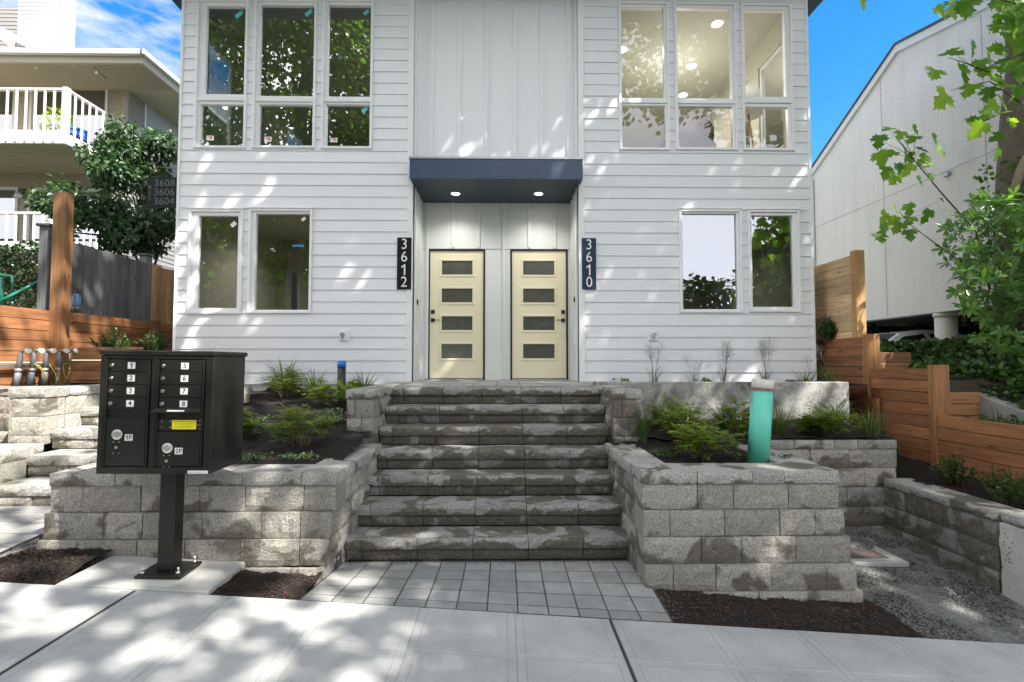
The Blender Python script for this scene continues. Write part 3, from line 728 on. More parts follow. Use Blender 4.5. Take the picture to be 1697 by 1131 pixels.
# pillars beside the upper steps
def pillar(label, x0, x1, inner):
    W = empty('retaining_wall', ((x0 + x1) / 2, 5.5, .85), label, 'retaining wall')
    wd = x1 - x0
    course(W, 'cap_block', (x0 - .01, 5.45), 0, [round(wd * .62, 3), round(wd * .38 + .02, 3)] if inner > 0 else [round(wd * .38 + .02, 3), round(wd * .62, 3)], 1.345, .10, .30, M['b_cap'], .6)
    for k, z in enumerate((1.145, .945, .845)):
        h = .2 if k < 2 else .10
        course(W, 'block', (x0, 5.46), 0, [round(wd * (.3, .55, .4)[k], 3), round(wd * (.7, .45, .6)[k], 3)], z, h, .25, M['b_mix'] if inner > 0 else M['b_dark'])
    x = x1 if inner > 0 else x0; a = R(90) if inner > 0 else R(-90)
    for z in (1.145, .945):
        course(W, 'block', (x, 5.71 if inner > 0 else 7.8), a, fit(2.09, [.4, .44], .3), z, .2, .2, M['b_mix'] if inner > 0 else M['b_dark'])
    course(W, 'cap_block', (x + (.01 if inner > 0 else -.01), 5.75 if inner > 0 else 7.8), a, fit(2.05, [.42, .44], .4), 1.345, .10, wd, M['b_cap'], .6)
    xo = x0 if inner > 0 else x1; ao = R(-90) if inner > 0 else R(90)
    for z in (1.145, .945):
        course(W, 'block', (xo, 7.8 if inner > 0 else 5.71), ao, fit(2.09, [.4, .44], .3), z, .2, .12, M['b_dry'])
    return W
pillar('block cheek wall left of the upper steps, with a damp patch on its corner', -1.66, -1.37, 1)
pillar('block cheek wall right of the upper steps, joined to the cast concrete wall', 1.17, 1.46, -1)
# cast concrete wall
CC = empty('concrete_wall', (2.9, 6.65, .8), 'smooth cast concrete wall with grasses on top, in front of the right facade', 'concrete wall')
mb = MB(); mb.cbox(1.46, 4.49, 6.62, 6.80, .6, 1.475, .008); mb.build('wall_face', M['conccast'], CC)
mb = MB(); mb.cbox(1.18, 1.465, 6.625, 6.80, 1.40, 1.48, .008); mb.cbox(4.31, 4.485, 6.81, 7.82, .6, 1.47, .008); mb.build('wall_return', M['conccast'], CC)
# ------------------------------------------------------------ left stairs and walls
LS = empty('stone_staircase', (-4.2, 4.9, .4), 'narrow side stair of pale block steps behind the mailbox on the left', 'steps')
for i, (y, xl, xr) in enumerate(((4.86, -4.72, -3.55), (5.25, -4.78, -3.3), (5.64, -4.88, -3.3), (6.03, -4.90, -3.3), (6.42, -4.90, -3.3))):
    z = .39 + .205 * i
    course(LS, 'riser_block', (xl, y + .02), 0, fit(xr - xl, [.48, .45], (.15, .2, .25, .3, .2)[i] + .2), z, .105, .3, M['b_mix'], .8)
    course(LS, 'cap_block', (xl, y), 0, fit(xr - xl, [.48, .45], (.15, .2, .25, .3, .2)[i] + .2), z + .105, .10, .40, M['b_cap'], .8)
mb = MB()
for i in range(5): mb.box(-4.7, -3.4, 4.86 + .39 * i + .25, 7.9, .2 + .2 * i, .39 + .205 * i + .09)
mb.build('step_core', M['darkgap'], LS)
A = empty('retaining_wall', (-5.3, 5.0, .4), 'low block cheek wall at the far left beside the bottom side step', 'retaining wall')
course(A, 'cap_block', (-6.1, 4.93), 0, fit(1.33, [.45, .4], .3), .77, .10, .40, M['b_cap'], .7)
for z in (.57, .37): course(A, 'block', (-6.1, 4.95), 0, fit(1.33, [.45, .4], .35), z, .2, .3, M['b_mix'])
course(A, 'cap_block', (-6.1, 5.335), 0, fit(1.2, [.45, .4], .3), .77, .10, .25, M['b_cap'], .7)
Bm = empty('retaining_wall', (-5.1, 5.6, .8), 'block pillar wall below the utility stubs with an hourglass damp stain', 'retaining wall')
course(Bm, 'cap_block', (-5.29, 5.57), 0, [.40], 1.355, .10, .30, M['b_cap'], .7)
for k, z in enumerate((1.155, .955, .855)): course(Bm, 'block', (-5.28, 5.58), 0, [.38] if k != 1 else [.38], z, .2 if k < 2 else .1, .25, M['b_mix'])
for z in (1.155, .955): course(Bm, 'block', (-4.90, 5.84), R(90), fit(2.0, [.33, .42], .3), z, .2, .2, M['b_dry'])
course(Bm, 'cap_block', (-4.89, 5.875), R(90), fit(1.95, [.34, .43], .3), 1.355, .10, .32, M['b_cap'], .7)
Cm = empty('retaining_wall', (-5.8, 5.9, .8), 'pinkish block wall at the left picture edge under the cedar boards', 'retaining wall')
course(Cm, 'cap_block', (-6.35, 5.92), 0, fit(1.06, [.33, .4], .3), 1.355, .10, .3, M['b_pink'], .7)
for k, z in enumerate((1.155, .955, .755)): course(Cm, 'block', (-6.35, 5.93), 0, fit(1.06, [.33, .4], .25 + .1 * k), z, .2, .25, M['b_pink'])
sheet('terrace_gravel', M['gravel'], -6.3, -4.95, 5.9, 7.9, 14, 14, lambda x, y: 1.43 + nz_(x, y, 4, .015))
sheet('path_behind_wall', M['gravel'], -6.3, -5.25, 5.3, 5.95, 4, 4, lambda x, y: .83)
# ------------------------------------------------------------ the townhouse
FY = 7.83
HL, HR, BL, BR = -4.99, 4.79, -1.40, 1.15
H = empty('townhouse', (0, 8, 1.4), 'white lap sided duplex townhouse with two cream doors under a navy canopy', 'house')
def W4(x0, y0, x1, y1, Y=FY):
    a = at(x0, (y0 + y1) / 2, Y=Y); b = at(x1, (y0 + y1) / 2, Y=Y); xm = (x0 + x1) / 2
    return (a.x, b.x, at(xm, y1, Y=Y).z, at(xm, y0, Y=Y).z)
# outer rectangle, [panes as pixel rects]
WINS = [
    ((325, 1, 411, 247), [(341, 11, 406, 157), (332, 174, 405, 244)], 'u', [((390, 20, 402, 29), 'sticker'), ((342, 225, 354, 233), 'mark')]),
    ((421, 1, 525, 247), [(431, 9, 521, 160), (429, 174, 518, 244)], 'u', [((506, 17, 517, 26), 'sticker'), ((438, 227, 450, 235), 'mark')]),
    ((534, 1, 619, 248), [(544, 9, 616, 161), (541, 174, 614, 244)], 'u', [((603, 17, 611, 25), 'sticker'), ((600, 178, 608, 187), 'sticker'), ((547, 229, 559, 236), 'mark')]),
    ((1025, 5, 1108, 250), [(1029, 13, 1100, 163), (1031, 176, 1103, 245)], 'u', []),
    ((1117, 6, 1220, 250), [(1122, 14, 1211, 164), (1125, 177, 1214, 246)], 'u', []),
    ((1228, 8, 1313, 251), [(1234, 17, 1301, 161), (1235, 178, 1306, 246)], 'u', []),
    ((313, 348, 403, 521), [(328, 358, 394, 511)], 'l', [((383, 367, 391, 377), 'stickerw')]),
    ((412, 347, 518, 520), [(423, 355, 513, 514)], 'l', [((500, 360, 506, 367), 'stickerw'), ((485, 406, 503, 409), 'tape')]),
    ((1125, 348, 1229, 519), [(1131, 355, 1221, 513)], 'l', []),
    ((1239, 349, 1325, 518), [(1246, 358, 1314, 509)], 'l', []),
]
holes = []
for o_, ps, kd, st_ in WINS: holes.append(W4(*o_))
# snap tops of the upper windows just out of frame
def grid_wall(mb, x0, x1, z0, z1, hs, y0, y1, axis='Y'):
    xs = sorted({x0, x1, *[v for h in hs for v in (h[0], h[1]) if x0 < v < x1]}); zs = sorted({z0, z1, *[v for h in hs for v in (h[2], h[3]) if z0 < v < z1]})
    for i in range(len(xs) - 1):
        run = None
        for k in range(len(zs) - 1):
            xm, zm = (xs[i] + xs[i + 1]) / 2, (zs[k] + zs[k + 1]) / 2
            solid = not any(h[0] < xm < h[1] and h[2] < zm < h[3] for h in hs)
            if solid: run = [zs[k] if run is None else run[0], zs[k + 1]]
            if (not solid or k == len(zs) - 2) and run:
                if axis == 'Y': mb.box(xs[i], xs[i + 1], y0, y1, run[0], run[1])
                else: mb.box(y0, y1, xs[i], xs[i + 1], run[0], run[1])
                run = None
# siding boards
EXPO = .1795
def board(x0, x1, z, top=None):
    mb = MB(); zt_ = min(z + EXPO + .012, top) if top else z + EXPO + .012
    w0 = x0; y_b, y_t = -.021, -.006
    mb.add([(x0, y_b, z), (x1, y_b, z), (x1, .0, z), (x0, .0, z), (x0, y_t, zt_), (x1, y_t, zt_), (x1, 0, zt_), (x0, 0, zt_)],
           [(0,3,2,1),(4,5,6,7),(0,1,5,4),(1,2,6,5),(2,3,7,6),(3,0,4,7)])
    me = mb.mesh('siding_board', M['siding']); put('siding_board', me, H, (0, FY + random.uniform(-.0015, .001), random.uniform(-.0012, .0012)))
z = 1.40; sid = 0
while z < 7.62:
    for (xa, xb) in ((HL + .035, BL - .09), (BR + .09, HR - .035)):
        cuts = sorted([(h[0] - .002, h[1] + .002) for h in holes if h[2] < z + EXPO - .01 and h[3] > z + .01 and xa < h[0] < xb])
        s = xa
        for c_ in cuts + [(xb, xb)]:
            if c_[0] - s > .02: board(s, c_[0], z)
            s = c_[1]
        for h in holes:
            if h[2] < z + EXPO - .01 and h[3] > z + .01 and xa < h[0] < xb:
                if h[2] > z + .012: board(h[0] - .002, h[1] + .002, z, top=h[2] + .01)
                if h[3] < z + EXPO - .012: board(h[0] - .002, h[1] + .002, h[3], top=z + EXPO + .012)
    z += EXPO
for x in (HL - .005, HR - .035): MB().cbox(x, x + .04, FY - .030, FY + .05, 1.385, 7.7, .003).build('corner_trim', M['trimw'], H)
for x in (BL - .088, BR + .003):
    mb = MB(); mb.cbox(x, x + .085, FY - .030, FY + .03, 1.385, 7.7, .003); mb.build('corner_trim', M['trimw'], H)
# structural wall behind boards
mb = MB(); grid_wall(mb, HL, BL, 1.2, 7.7, holes, FY + .001, FY + .12); grid_wall(mb, BR, HR, 1.2, 7.7, holes, FY + .001, FY + .12); mb.build('front_wall', M['int'], H)
mb = MB(); mb.box(HL, BL, FY + .02, FY + .15, .6, 1.39); mb.box(BR, HR, FY + .02, FY + .15, .6, 1.39); mb.build('foundation', M['concwall'], H)
# center bay above canopy
CBY = FY + .10
mb = MB(); mb.box(BL, BR, CBY, CBY + .1, 4.6, 7.7); mb.build('bay_panel', M['batten'], H)
for px in (716, 761, 806, 852.6, 897, 941.5):
    x = at(px, 130, Y=CBY).x; mb = MB(); mb.cbox(x - .025, x + .025, CBY - .026, CBY, 4.6, 7.69, .003); mb.build('batten', M['batten'], H)
for x in (BL + .001, BR - .041):
    mb = MB(); mb.cbox(x, x + .04, FY + .031, CBY - .001, 4.6, 7.68, .002); mb.build('batten', M['batten'], H)
mb = MB(); mb.box(BL - .08, BL, FY + .031, CBY + .1, 4.5, 7.7); mb.box(BR, BR + .08, FY + .031, CBY + .1, 4.5, 7.7); mb.build('bay_return', M['batten'], H)
# windows
def window(o_, ps, kd, st_, i):
    x0, x1, z0, z1 = W4(*o_); yf = FY - .04
    fr = None
    zsplit = None
    mb = MB(); f = .038
    g = [W4(*p) for p in ps]
    # outer flange
    mb.cbox(x0, x0 + f, yf, FY + .09, z0, z1, .004); mb.cbox(x1 - f, x1, yf, FY + .09, z0, z1, .004)
    mb.cbox(x0 + f, x1 - f, yf, FY + .09, z0, z0 + f, .004); mb.cbox(x0 + f, x1 - f, yf, FY + .09, z1 - f, z1, .004)
    wf = mb.build('window', M['vinyl'], H)
    tops = []
    if len(g) == 2:
        zm = (g[0][2] + g[1][3]) / 2
        mb = MB(); mb.cbox(x0 + f, x1 - f, yf + .006, FY + .085, zm - .028, zm + .028, .004); mb.build('transom_bar', M['vinyl'], wf)
        cells = [(x0 + f, x1 - f, zm + .028, z1 - f, g[0]), (x0 + f, x1 - f, z0 + f, zm - .028, g[1])]
    else: cells = [(x0 + f, x1 - f, z0 + f, z1 - f, g[0])]
    for (a, b, c_, d, gg) in cells:
        ga, gb, gc, gd = max(gg[0], a + .012), min(gg[1], b - .012), max(gg[2], c_ + .012), min(gg[3], d - .012)
        mb = MB(); y2 = FY - .012
        mb.cbox(a, ga, y2, FY + .07, c_, d, .004); mb.cbox(gb, b, y2, FY + .07, c_, d, .004)
        mb.cbox(ga, gb, y2, FY + .07, c_, gc, .004); mb.cbox(ga, gb, y2, FY + .07, gd, d, .004)
        mb.build('sash', M['vinyl'], wf)
        mb = MB(); mb.add([(ga - .005, FY + .028, gc - .005), (gb + .005, FY + .028, gc - .005), (gb + .005, FY + .028, gd + .005), (ga - .005, FY + .028, gd + .005)], [(0, 1, 2, 3)])
        mb.build('pane', M[('glassup' if x0 < 0 else 'glassright') if kd == 'u' else 'glass'], wf)
    mb = MB(); mb.cbox(x0 - .012, x1 + .012, yf - .012, FY + .0, z1 + .001, z1 + .022, .003); mb.build('head_flashing', M['vinyl'], wf)
    for (r, nm) in st_:
        a, b, c_, d = W4(*r, Y=FY + .024)
        if nm in ('sticker', 'stickerw'):
            mb = MB(); cx, cz = (a + b) / 2, (c_ + d) / 2; w_, h_ = (b - a) * .62, (d - c_) * .34; t = .75
            mb.add([(cx + u * math.cos(t) * w_ - v * math.sin(t) * h_, FY + .024, cz + u * math.sin(t) * w_ + v * math.cos(t) * h_) for u, v in ((-1,-1),(1,-1),(1,1),(-1,1))], [(0,1,2,3)])
            mb.build('sticker', M[nm], wf)
        elif nm == 'tape':
            mb = MB(); mb.box(a, b, FY + .024, FY + .026, c_, d); mb.build('masking_tape', M['tapeblue'], wf)
        else:
            mb = MB(); mb.box(a, b, FY + .024, FY + .026, c_, d); mb.build('sticker', M['stickerw'], wf)
            mb = MB(); mb.box(a + (b - a) * .2, a + (b - a) * .75, FY + .0225, FY + .0238, d - (d - c_) * .35, d - (d - c_) * .2)
            mb.box(a + (b - a) * .55, a + (b - a) * .75, FY + .0225, FY + .0238, c_ + (d - c_) * .25, d - (d - c_) * .35); mb.build('sticker_print', M['red'], wf)
for i, (o_, ps, kd, st_) in enumerate(WINS): window(o_, ps, kd, st_, i)
# house shell: sides, back, floors, roof
def hole_y(y0, y1, z0, z1): return (y0, y1, z0, z1)
sidew = [(8.35, 9.15, 5.35, 7.12), (9.5, 10.3, 5.35, 7.12), (11.4, 12.4, 5.35, 7.12)]
for nm, xa, xb in (('side_wall', HL, HL + .12), ('side_wall', HR - .12, HR)):
    mb = MB(); grid_wall(mb, FY + .125, 15.5, .5, 7.7, sidew, xa, xb, 'X'); mb.build(nm, M['int'], H)
    for (a, b, c_, d) in sidew:
        mb = MB(); xm = (xa + xb) / 2
        mb.cbox(xm - .03, xm + .03, a, a + .05, c_, d); mb.cbox(xm - .03, xm + .03, b - .05, b, c_, d); mb.cbox(xm - .03, xm + .03, a + .05, b - .05, c_, c_ + .05); mb.cbox(xm - .03, xm + .03, a + .05, b - .05, d - .05, d)
        f_ = mb.build('side_window', M['vinyl'], H)
        MB().quad((xm, a, c_), (xm, b, c_), (xm, b, d), (xm, a, d)).build('pane', M['glassup'], f_)
MB().box(HL, HR, 15.4, 15.5, .5, 7.7).build('back_wall', M['int'], H)
MB().box(HL + .12, HR - .12, 8.95, 15.4, 1.36, 1.44).box(HL + .12, BL - .08, 7.95, 8.95, 1.36, 1.44).box(BR + .08, HR - .12, 7.95, 8.95, 1.36, 1.44).build('ground_floor', M['floorw'], H)
MB().box(HL + .12, HR - .12, 8.95, 15.4, 4.34, 4.62).box(HL + .12, BL - .09, 7.96, 8.95, 4.34, 4.62).box(BR + .09, HR - .12, 7.96, 8.95, 4.34, 4.62).box(BL - .09, BR + .09, 7.96, 8.95, 4.60, 4.64).build('upper_floor', M['int'], H)
MB().box(HL + .12, HR - .12, 7.96, 15.4, 7.56, 7.66).build('ceiling', M['int'], H)
MB().box(-.20, -.06, 8.95, 15.4, 1.45, 4.33).box(-.20, -.06, 8.05, 15.4, 4.63, 7.55).build('party_wall', M['int'], H)
mb = MB(); mb.box(HL + .13, -1.9, 11.0, 11.1, 1.45, 4.33); mb.box(1.9, HR - .13, 11.2, 11.3, 1.45, 4.33); mb.box(-3.0, -.2, 12.6, 12.7, 4.63, 7.55)
mb.box(-3.35, -3.25, 9.5, 10.99, 1.45, 4.33); mb.build('interior_wall', M['intdark'], H)
# roof with overhang
mb = MB(); xe0, xe1 = -5.50, 5.28
mb.add([(xe0, 6.95, 7.72), (xe1, 6.95, 7.72), (xe1, 16.2, 7.72), (xe0, 16.2, 7.72), (xe0, 6.95, 7.98), (xe1, 6.95, 7.98), (xe1, 16.2, 7.98), (xe0, 16.2, 7.98)], [(0,3,2,1),(4,5,6,7),(0,1,5,4),(1,2,6,5),(2,3,7,6),(3,0,4,7)])
mb.build('roof', M['navydark'], H)
# entry recess
RY = 8.76
d1 = W4(712, 416, 801, 627, RY); d2 = W4(848.5, 416, 938.5, 627, RY)
dh = [(d1[0] - .03, d1[1] + .03, 1.4, d1[3] + .03), (d2[0] - .03, d2[1] + .03, 1.4, d2[3] + .03)]
mb = MB(); grid_wall(mb, BL, BR, 1.425, 4.5, dh, RY, RY + .12); mb.build('entry_wall', M['entry'], H)
ztb = at(820, 412, Y=RY).z
for px in (708.5, 751, 793, 835, 877, 919.5):
    x = at(px, 370, Y=RY - .02).x
    mb = MB(); mb.cbox(x - .025, x + .025, RY - .026, RY - .001, ztb + .005 if 712 < px < 830 or px > 840 else 1.45, 4.49, .002); mb.build('batten', M['entry'], H)
mb = MB(); mb.cbox(BL + .01, BR - .01, RY - .012, RY - .0005, ztb - .01, ztb, .002); mb.build('ledger_strip', M['entry'], H)
for s, x in ((1, BL), (-1, BR)):
    mb = MB(); mb.box(x - .08 if s > 0 else x, x if s > 0 else x + .08, FY + .03, RY + .1, 1.40, 4.50); mb.build('entry_side_wall', M['entry'], H)
    for k in range(3):
        y = FY + .16 + k * .3; mb = MB(); mb.cbox(x if s > 0 else x - .016, x + .016 if s > 0 else x, y, y + .035, 1.44, 4.49, .002); mb.build('batten', M['entry'], H)
mb = MB(); mb.box(BL, BR, RY - .002, RY + .1, 1.40, 1.424); mb.build('threshold_base', M['concwall'], H)
# doors
def door(d, lock_left, label):
    x0, x1, z0, z1 = d
    fr = MB(); f = .028
    fr.cbox(x0 - f, x0, RY - .012, RY + .10, 1.436, z1 + f, .002); fr.cbox(x1, x1 + f, RY - .012, RY + .10, 1.436, z1 + f, .002); fr.cbox(x0, x1, RY - .012, RY + .10, z1, z1 + f, .002)
    D = fr.build('door_frame', M['blackm'], H); 
    th = MB(); th.cbox(x0, x1, RY - .05, RY + .1, 1.432, z0 - .012, .004); th.build('threshold', M['galv'], D)
    hs = []; w_ = x1 - x0; h_ = z1 - z0
    # four lites
    for (a, b) in ((432, 456), (478, 502), (524, 548), (570, 595)):
        zz1 = at(757, a, Y=RY).z; zz0 = at(757, b, Y=RY).z
        if lock_left: hs.append((x0 + w_ * .215, x0 + w_ * .80, zz0, zz1))
        else: hs.append((x0 + w_ * .20, x0 + w_ * .79, zz0, zz1))
    mb = MB(); grid_wall(mb, x0 + .003, x1 - .003, z0, z1 - .003, hs, RY + .012, RY + .055)
    slab = mb.build('door', M['cream'], H); slab['label'] = label
    for (a, b, c_, e) in hs:
        q = .030; mb = MB(); y0 = RY + .002
        for (u0, u1, v0, v1) in ((a - q, a + .006, c_ - q, e + q), (b - .006, b + q, c_ - q, e + q), (a + .006, b - .006, c_ - q, c_ + .006), (a + .006, b - .006, e - .006, e + q)):
            mb.cbox(u0, u1, y0, RY + .03, v0, v1, .005)
        mb.build('lite_frame', M['cream'], slab)
        MB().quad((a, RY + .022, c_), (b, RY + .022, c_), (b, RY + .022, e), (a, RY + .022, e)).build('pane', M['doorglass'], slab)
    lx = x0 + .055 if lock_left else x1 - .055; s = 1 if lock_left else -1
    zl1 = at(718, 517, Y=RY).z; zl2 = at(718, 531, Y=RY).z
    MB().cbox(lx - .032, lx + .032, RY - .012, RY + .011, zl1 - .032, zl1 + .032, .004).build('deadbolt', M['blackm'], slab)
    hb = MB(); hb.cbox(lx - .032, lx + .032, RY - .006, RY + .011, zl2 - .032, zl2 + .032, .004); hb.tube([(lx, RY, zl2), (lx, RY - .05, zl2), (lx + s * .02, RY - .055, zl2), (lx + s * .12, RY - .055, zl2)], .008, 8); hb.build('lever_handle', M['blackm'], slab)
door(d1, True, 'left cream entry door with four glass lites and lever on its left')
door(d2, False, 'right cream entry door with four glass lites and lever on its right')
MB().box(-1.30, 1.10, RY + .06, RY + .09, 1.44, 1.46).build('door_sill_core', M['darkgap'], H)
MB().box(-1.35, 1.10, 9.9, 9.95, 1.44, 4.3).build('hall_wall', M['intdark'], H)
# canopy
cx0, cx1, cy0, cz0, cz1 = -1.412, 1.182, 7.57, 4.478, 4.775
mb = MB(); mb.cbox(cx0, cx1, cy0, cy0 + .03, cz0, cz1, .003); mb.cbox(cx0, cx0 + .03, cy0 + .031, FY - .018, cz0, cz1, .003); mb.cbox(cx1 - .03, cx1, cy0 + .031, FY - .018, cz0, cz1, .003)
can = mb.build('canopy', M['navy'], H)
MB().box(cx0 + .03, cx1 - .03, cy0 + .03, FY - .02, cz0 + .003, cz0 + .04).box(BL + .002, BR - .002, FY - .02, RY - .002, cz0 + .003, cz0 + .06).build('soffit', M['navydark'], can)
MB().cbox(cx0 - .012, cx1 + .012, cy0 - .012, FY - .002, cz1 + .001, cz1 + .035, .004).build('roof_cap', M['galv'], can)
MB().box(BL, BR, FY + .0, RY, cz0 + .062, cz0 + .12).build('canopy_deck', M['navydark'], can)
lamps = []
for px in (755, 892.5):
    p = at(px, 321, Z=cz0)
    MB().cyl((p.x, p.y, cz0 - .006), .085, .008, 24, .078).build('downlight_trim', M['trimw'], can)
    MB().cyl((p.x, p.y, cz0 - .0075), .060, .001, 24).build('downlight', M['lampface'], can)
    lamps.append((p.x, p.y, cz0 - .03))
def lamp(p, e, size=.05, spot=True, ang=130):
    l = bpy.data.lights.new('downlight_or_fill_lamp', 'SPOT' if spot else 'POINT'); l.energy = e; l.color = (1, .93, .82); l.shadow_soft_size = size
    if spot: l.spot_size = R(ang); l.spot_blend = .8
    o = bpy.data.objects.new('downlight_or_fill_lamp', l); col.objects.link(o); o.location = p
for p in lamps: lamp(p, 10)
# interior ceiling lights, then added fill lamps without fixtures
cl_ = [at(1188.5, 40, Z=7.56), at(1146, 110, Z=7.56)]
pts_ = [(c_.x, c_.y) for c_ in cl_] + [(2.2, 9.3), (2.1, 11.2), (3.9, 10.9), (-1.6, 9.4), (-1.4, 11.2), (-3.6, 11.4)]
for (x, y) in pts_:
    MB().cyl((x, y, 7.553), .085, .006, 24).build('ceiling_light', M['lampface'], H)
    lamp((x, y, 7.5), 8 if x > 0 else 5, .08, True, 150)
for x in (3.3,): lamp((x, 9.6, 6.6), 12, .3, False)  # added fill lamp hanging free in the upper right room
for x, e in ((-3.9, 12), (-2.4, 12), (3.2, 6)): lamp((x, 9.4, 4.2), e, .1, True, 150)  # added lamps without fixtures, to brighten the lower rooms
# service boxes, bells
for n_, (px, py) in enumerate(((571, 557), (1081.5, 557))):
    p = at(px, py, Y=FY)
    b = MB().cbox(p.x - .075, p.x + .075, FY - .035, FY - .0, p.z - .08, p.z + .085, .01).build('hose_bib_plate', M['trimw'], H)
    mb = MB(); mb.tube([(p.x, FY - .03, p.z), (p.x, FY - .09, p.z), (p.x, FY - .10, p.z - .05)], [.014, .016, .012], 8); mb.cyl((p.x, FY - .115, p.z + .01), .035, .012, 10, axis='Y')
    mb.build('hose_tap', M['galv'], b)
for (X_, px, py) in ((BL + .001, 700, 501), (BR - .001, 951, 496)):
    y = 8.25; z_ = 1.73 + (601 - py) * y / 850
    MB().cbox(min(X_, X_ + (.02 if X_ < 0 else -.02)), max(X_, X_ + (.02 if X_ < 0 else -.02)), y - .02, y + .02, z_ - .04, z_ + .04, .003).build('doorbell', M['blackm'], H)
    MB().cbox(min(X_, X_ + (.03 if X_ < 0 else -.03)), max(X_, X_ + (.03 if X_ < 0 else -.03)), y - .16, y - .10, 2.0, 2.18, .004).build('outlet_cover', M['trimw'], H)
MB().box(-1.0, -.15, 12.5, 12.55, 4.7, 7.3).build('inner_door', M['trimw'], H)
# black panel leaning inside lower window is part of the room
# furniture seen through glass
ch = empty('armchair', (3.0, 8.55, 4.62), 'brown leather armchair seen from behind through the middle upper right window', 'armchair')
def arch(mb, x0, x1, y0, y1, z0, z1, n=10, hump=.07):
    vs = []; fs = []
    for i in range(n + 1):
        t = i / n; x = x0 + (x1 - x0) * t; inset = .0
        zt_ = z1 - (abs(t - .42) ** 3) * 1.4 * hump * 8
        for (y, z) in ((y0, z0), (y0, zt_), (y0 + (y1 - y0) * .5, zt_ + .02), (y1, zt_), (y1, z0)): vs.append((x, y, z))
    for i in range(n):
        for k in range(4): a = i * 5 + k; fs.append((a, a + 5, a + 6, a + 1))
    m_ = n * 5
    fs += [(0, 1, 2, 3, 4), (m_ + 4, m_ + 3, m_ + 2, m_ + 1, m_)]
    mb.add(vs, fs, True)
mb = MB(); arch(mb, 2.66, 3.46, 8.25, 8.45, 4.85, 5.80); mb.build('chair_back', M['brown'], ch)
MB().cbox(2.68, 3.44, 8.46, 9.1, 4.85, 5.15, .05).build('seat_cushion', M['brown'], ch)
for x in (2.60, 3.41): MB().cbox(x, x + .12, 8.3, 9.1, 4.82, 5.40, .03).build('armrest', M['brown'], ch)
for x in (2.68, 3.42):
    for y in (8.35, 9.0): MB().cyl((x, y, 4.62), .02, .21, 8, .028).build('leg', M['lampwood'], ch)
tl = empty('floor_lamp', (4.28, 8.8, 4.62), 'tripod floor lamp with white drum shade in the right upper room', 'floor lamp')
MB().cyl((4.28, 8.8, 6.08), .26, .42, 24, .21).build('lamp_shade', M['shade'], tl)
for k in range(3):
    a = 2.1 * k + .6; MB().tube([(4.28 + .02 * math.cos(a), 8.8 + .02 * math.sin(a), 6.2), (4.28 + .34 * math.cos(a), 8.8 + .34 * math.sin(a), 4.63)], [.014, .018], 8).build('leg', M['lampwood'], tl)
bp = empty('leaning_panel', (-2.2, 8.6, 1.44), 'dark narrow panel leaning inside the wide lower left window', 'panel')
a = at(487, 420, Y=8.5); MB().cbox(a.x - .02, a.x + .06, 8.48, 8.52, 1.45, at(487, 452, Y=8.5).z, .003).build('panel_board', M['ink'], bp)
# ------------------------------------------------------------ lettering
def text_mesh(s, size, font_bold=False, depth=.002, align='CENTER', spacing=1.0):
    cu = bpy.data.curves.new('lettering', 'FONT'); cu.body = s; cu.size = size; cu.extrude = depth; cu.align_x = align; cu.align_y = 'CENTER'; cu.space_character = spacing
    if font_bold: cu.offset = size * .012
    o = bpy.data.objects.new('lettering_tmp', cu); col.objects.link(o)
    bpy.context.view_layer.update(); dg = bpy.context.evaluated_depsgraph_get()
    me = bpy.data.meshes.new_from_object(o.evaluated_get(dg)); bpy.data.objects.remove(o); bpy.data.curves.remove(cu); return me
def one_mesh(size, bold, depth):
    h = size * .73; t = size * (.085 if bold else .060); v = [(-t, -h/2), (t, -h/2), (t, h/2), (-t*.35, h/2), (-size*.26, h*.30), (-size*.26, h*.30 - t*1.9), (-t, h*.5 - t*2.6)]
    v = [(x*.9 + size*.04, y) for x, y in v]; n = len(v); mb = MB(); mb.add([(x, y, depth) for x, y in v] + [(x, y, -depth) for x, y in v], [(0, 1, 2, 3, 6), (3, 4, 5, 6), (n + 6, n + 3, n + 2, n + 1, n)] + [(i, i + n, (i + 1) % n + n, (i + 1) % n) for i in range(n)]); return mb.mesh('digit')
def letters(name, s, size, loc, m, parent, rot=(R(90), 0, 0), bold=False, depth=.002, spacing=1.0, sx=1.0):
    me = one_mesh(size, bold, depth) if s == '1' else text_mesh(s, size, bold, depth, spacing=spacing); me.materials.clear(); me.materials.append(m)
    o = put(name, me, parent, loc, rot); o.scale = (sx, 1, 1); return o
def plaque(label, rect, digits, mat_, dm):
    x0, x1, z0, z1 = W4(*rect, Y=FY - .04); P = empty('house_number_sign', ((x0 + x1) / 2, FY - .04, z0), label, 'house number')
    MB().cbox(x0, x1, FY - .042, FY - .036, z0, z1, .001).build('plate', mat_, P)
    for xx in (x0 + .03, x1 - .03):
        for zz in (z0 + .04, z1 - .04): MB().cyl((xx, FY - .036, zz), .008, .03, 8, axis='Y').build('standoff', M['galv'], P)
    n = len(digits); h = (z1 - z0)
    for i, dch in enumerate(digits):
        zc = z1 - h * (.135 + .243 * i); letters('digit', dch, h * .285, ((x0 + x1) / 2, FY - .044, zc), dm, P, depth=.001, sx=.92)
plaque('tall black number plate reading 3612 left of the doors', (658, 394, 681.5, 480), '3612', M['plateb'], M['digit'])
plaque('tall navy number plate reading 3610 right of the doors', (964.5, 395, 988, 480), '3610', M['platen'], M['digit'])
SG = empty('direction_sign', (-5.28, 7.9, 4.0), 'black hanging sign with arrow and numbers 3608 3606 3604 at the left house corner', 'sign')
x0, x1, z0, z1 = W4(243.5, 294, 294, 345, Y=7.90)
MB().cbox(x0, -4.96, 7.90, 7.91, z0, z1, .001).build('plate', M['plateb'], SG)
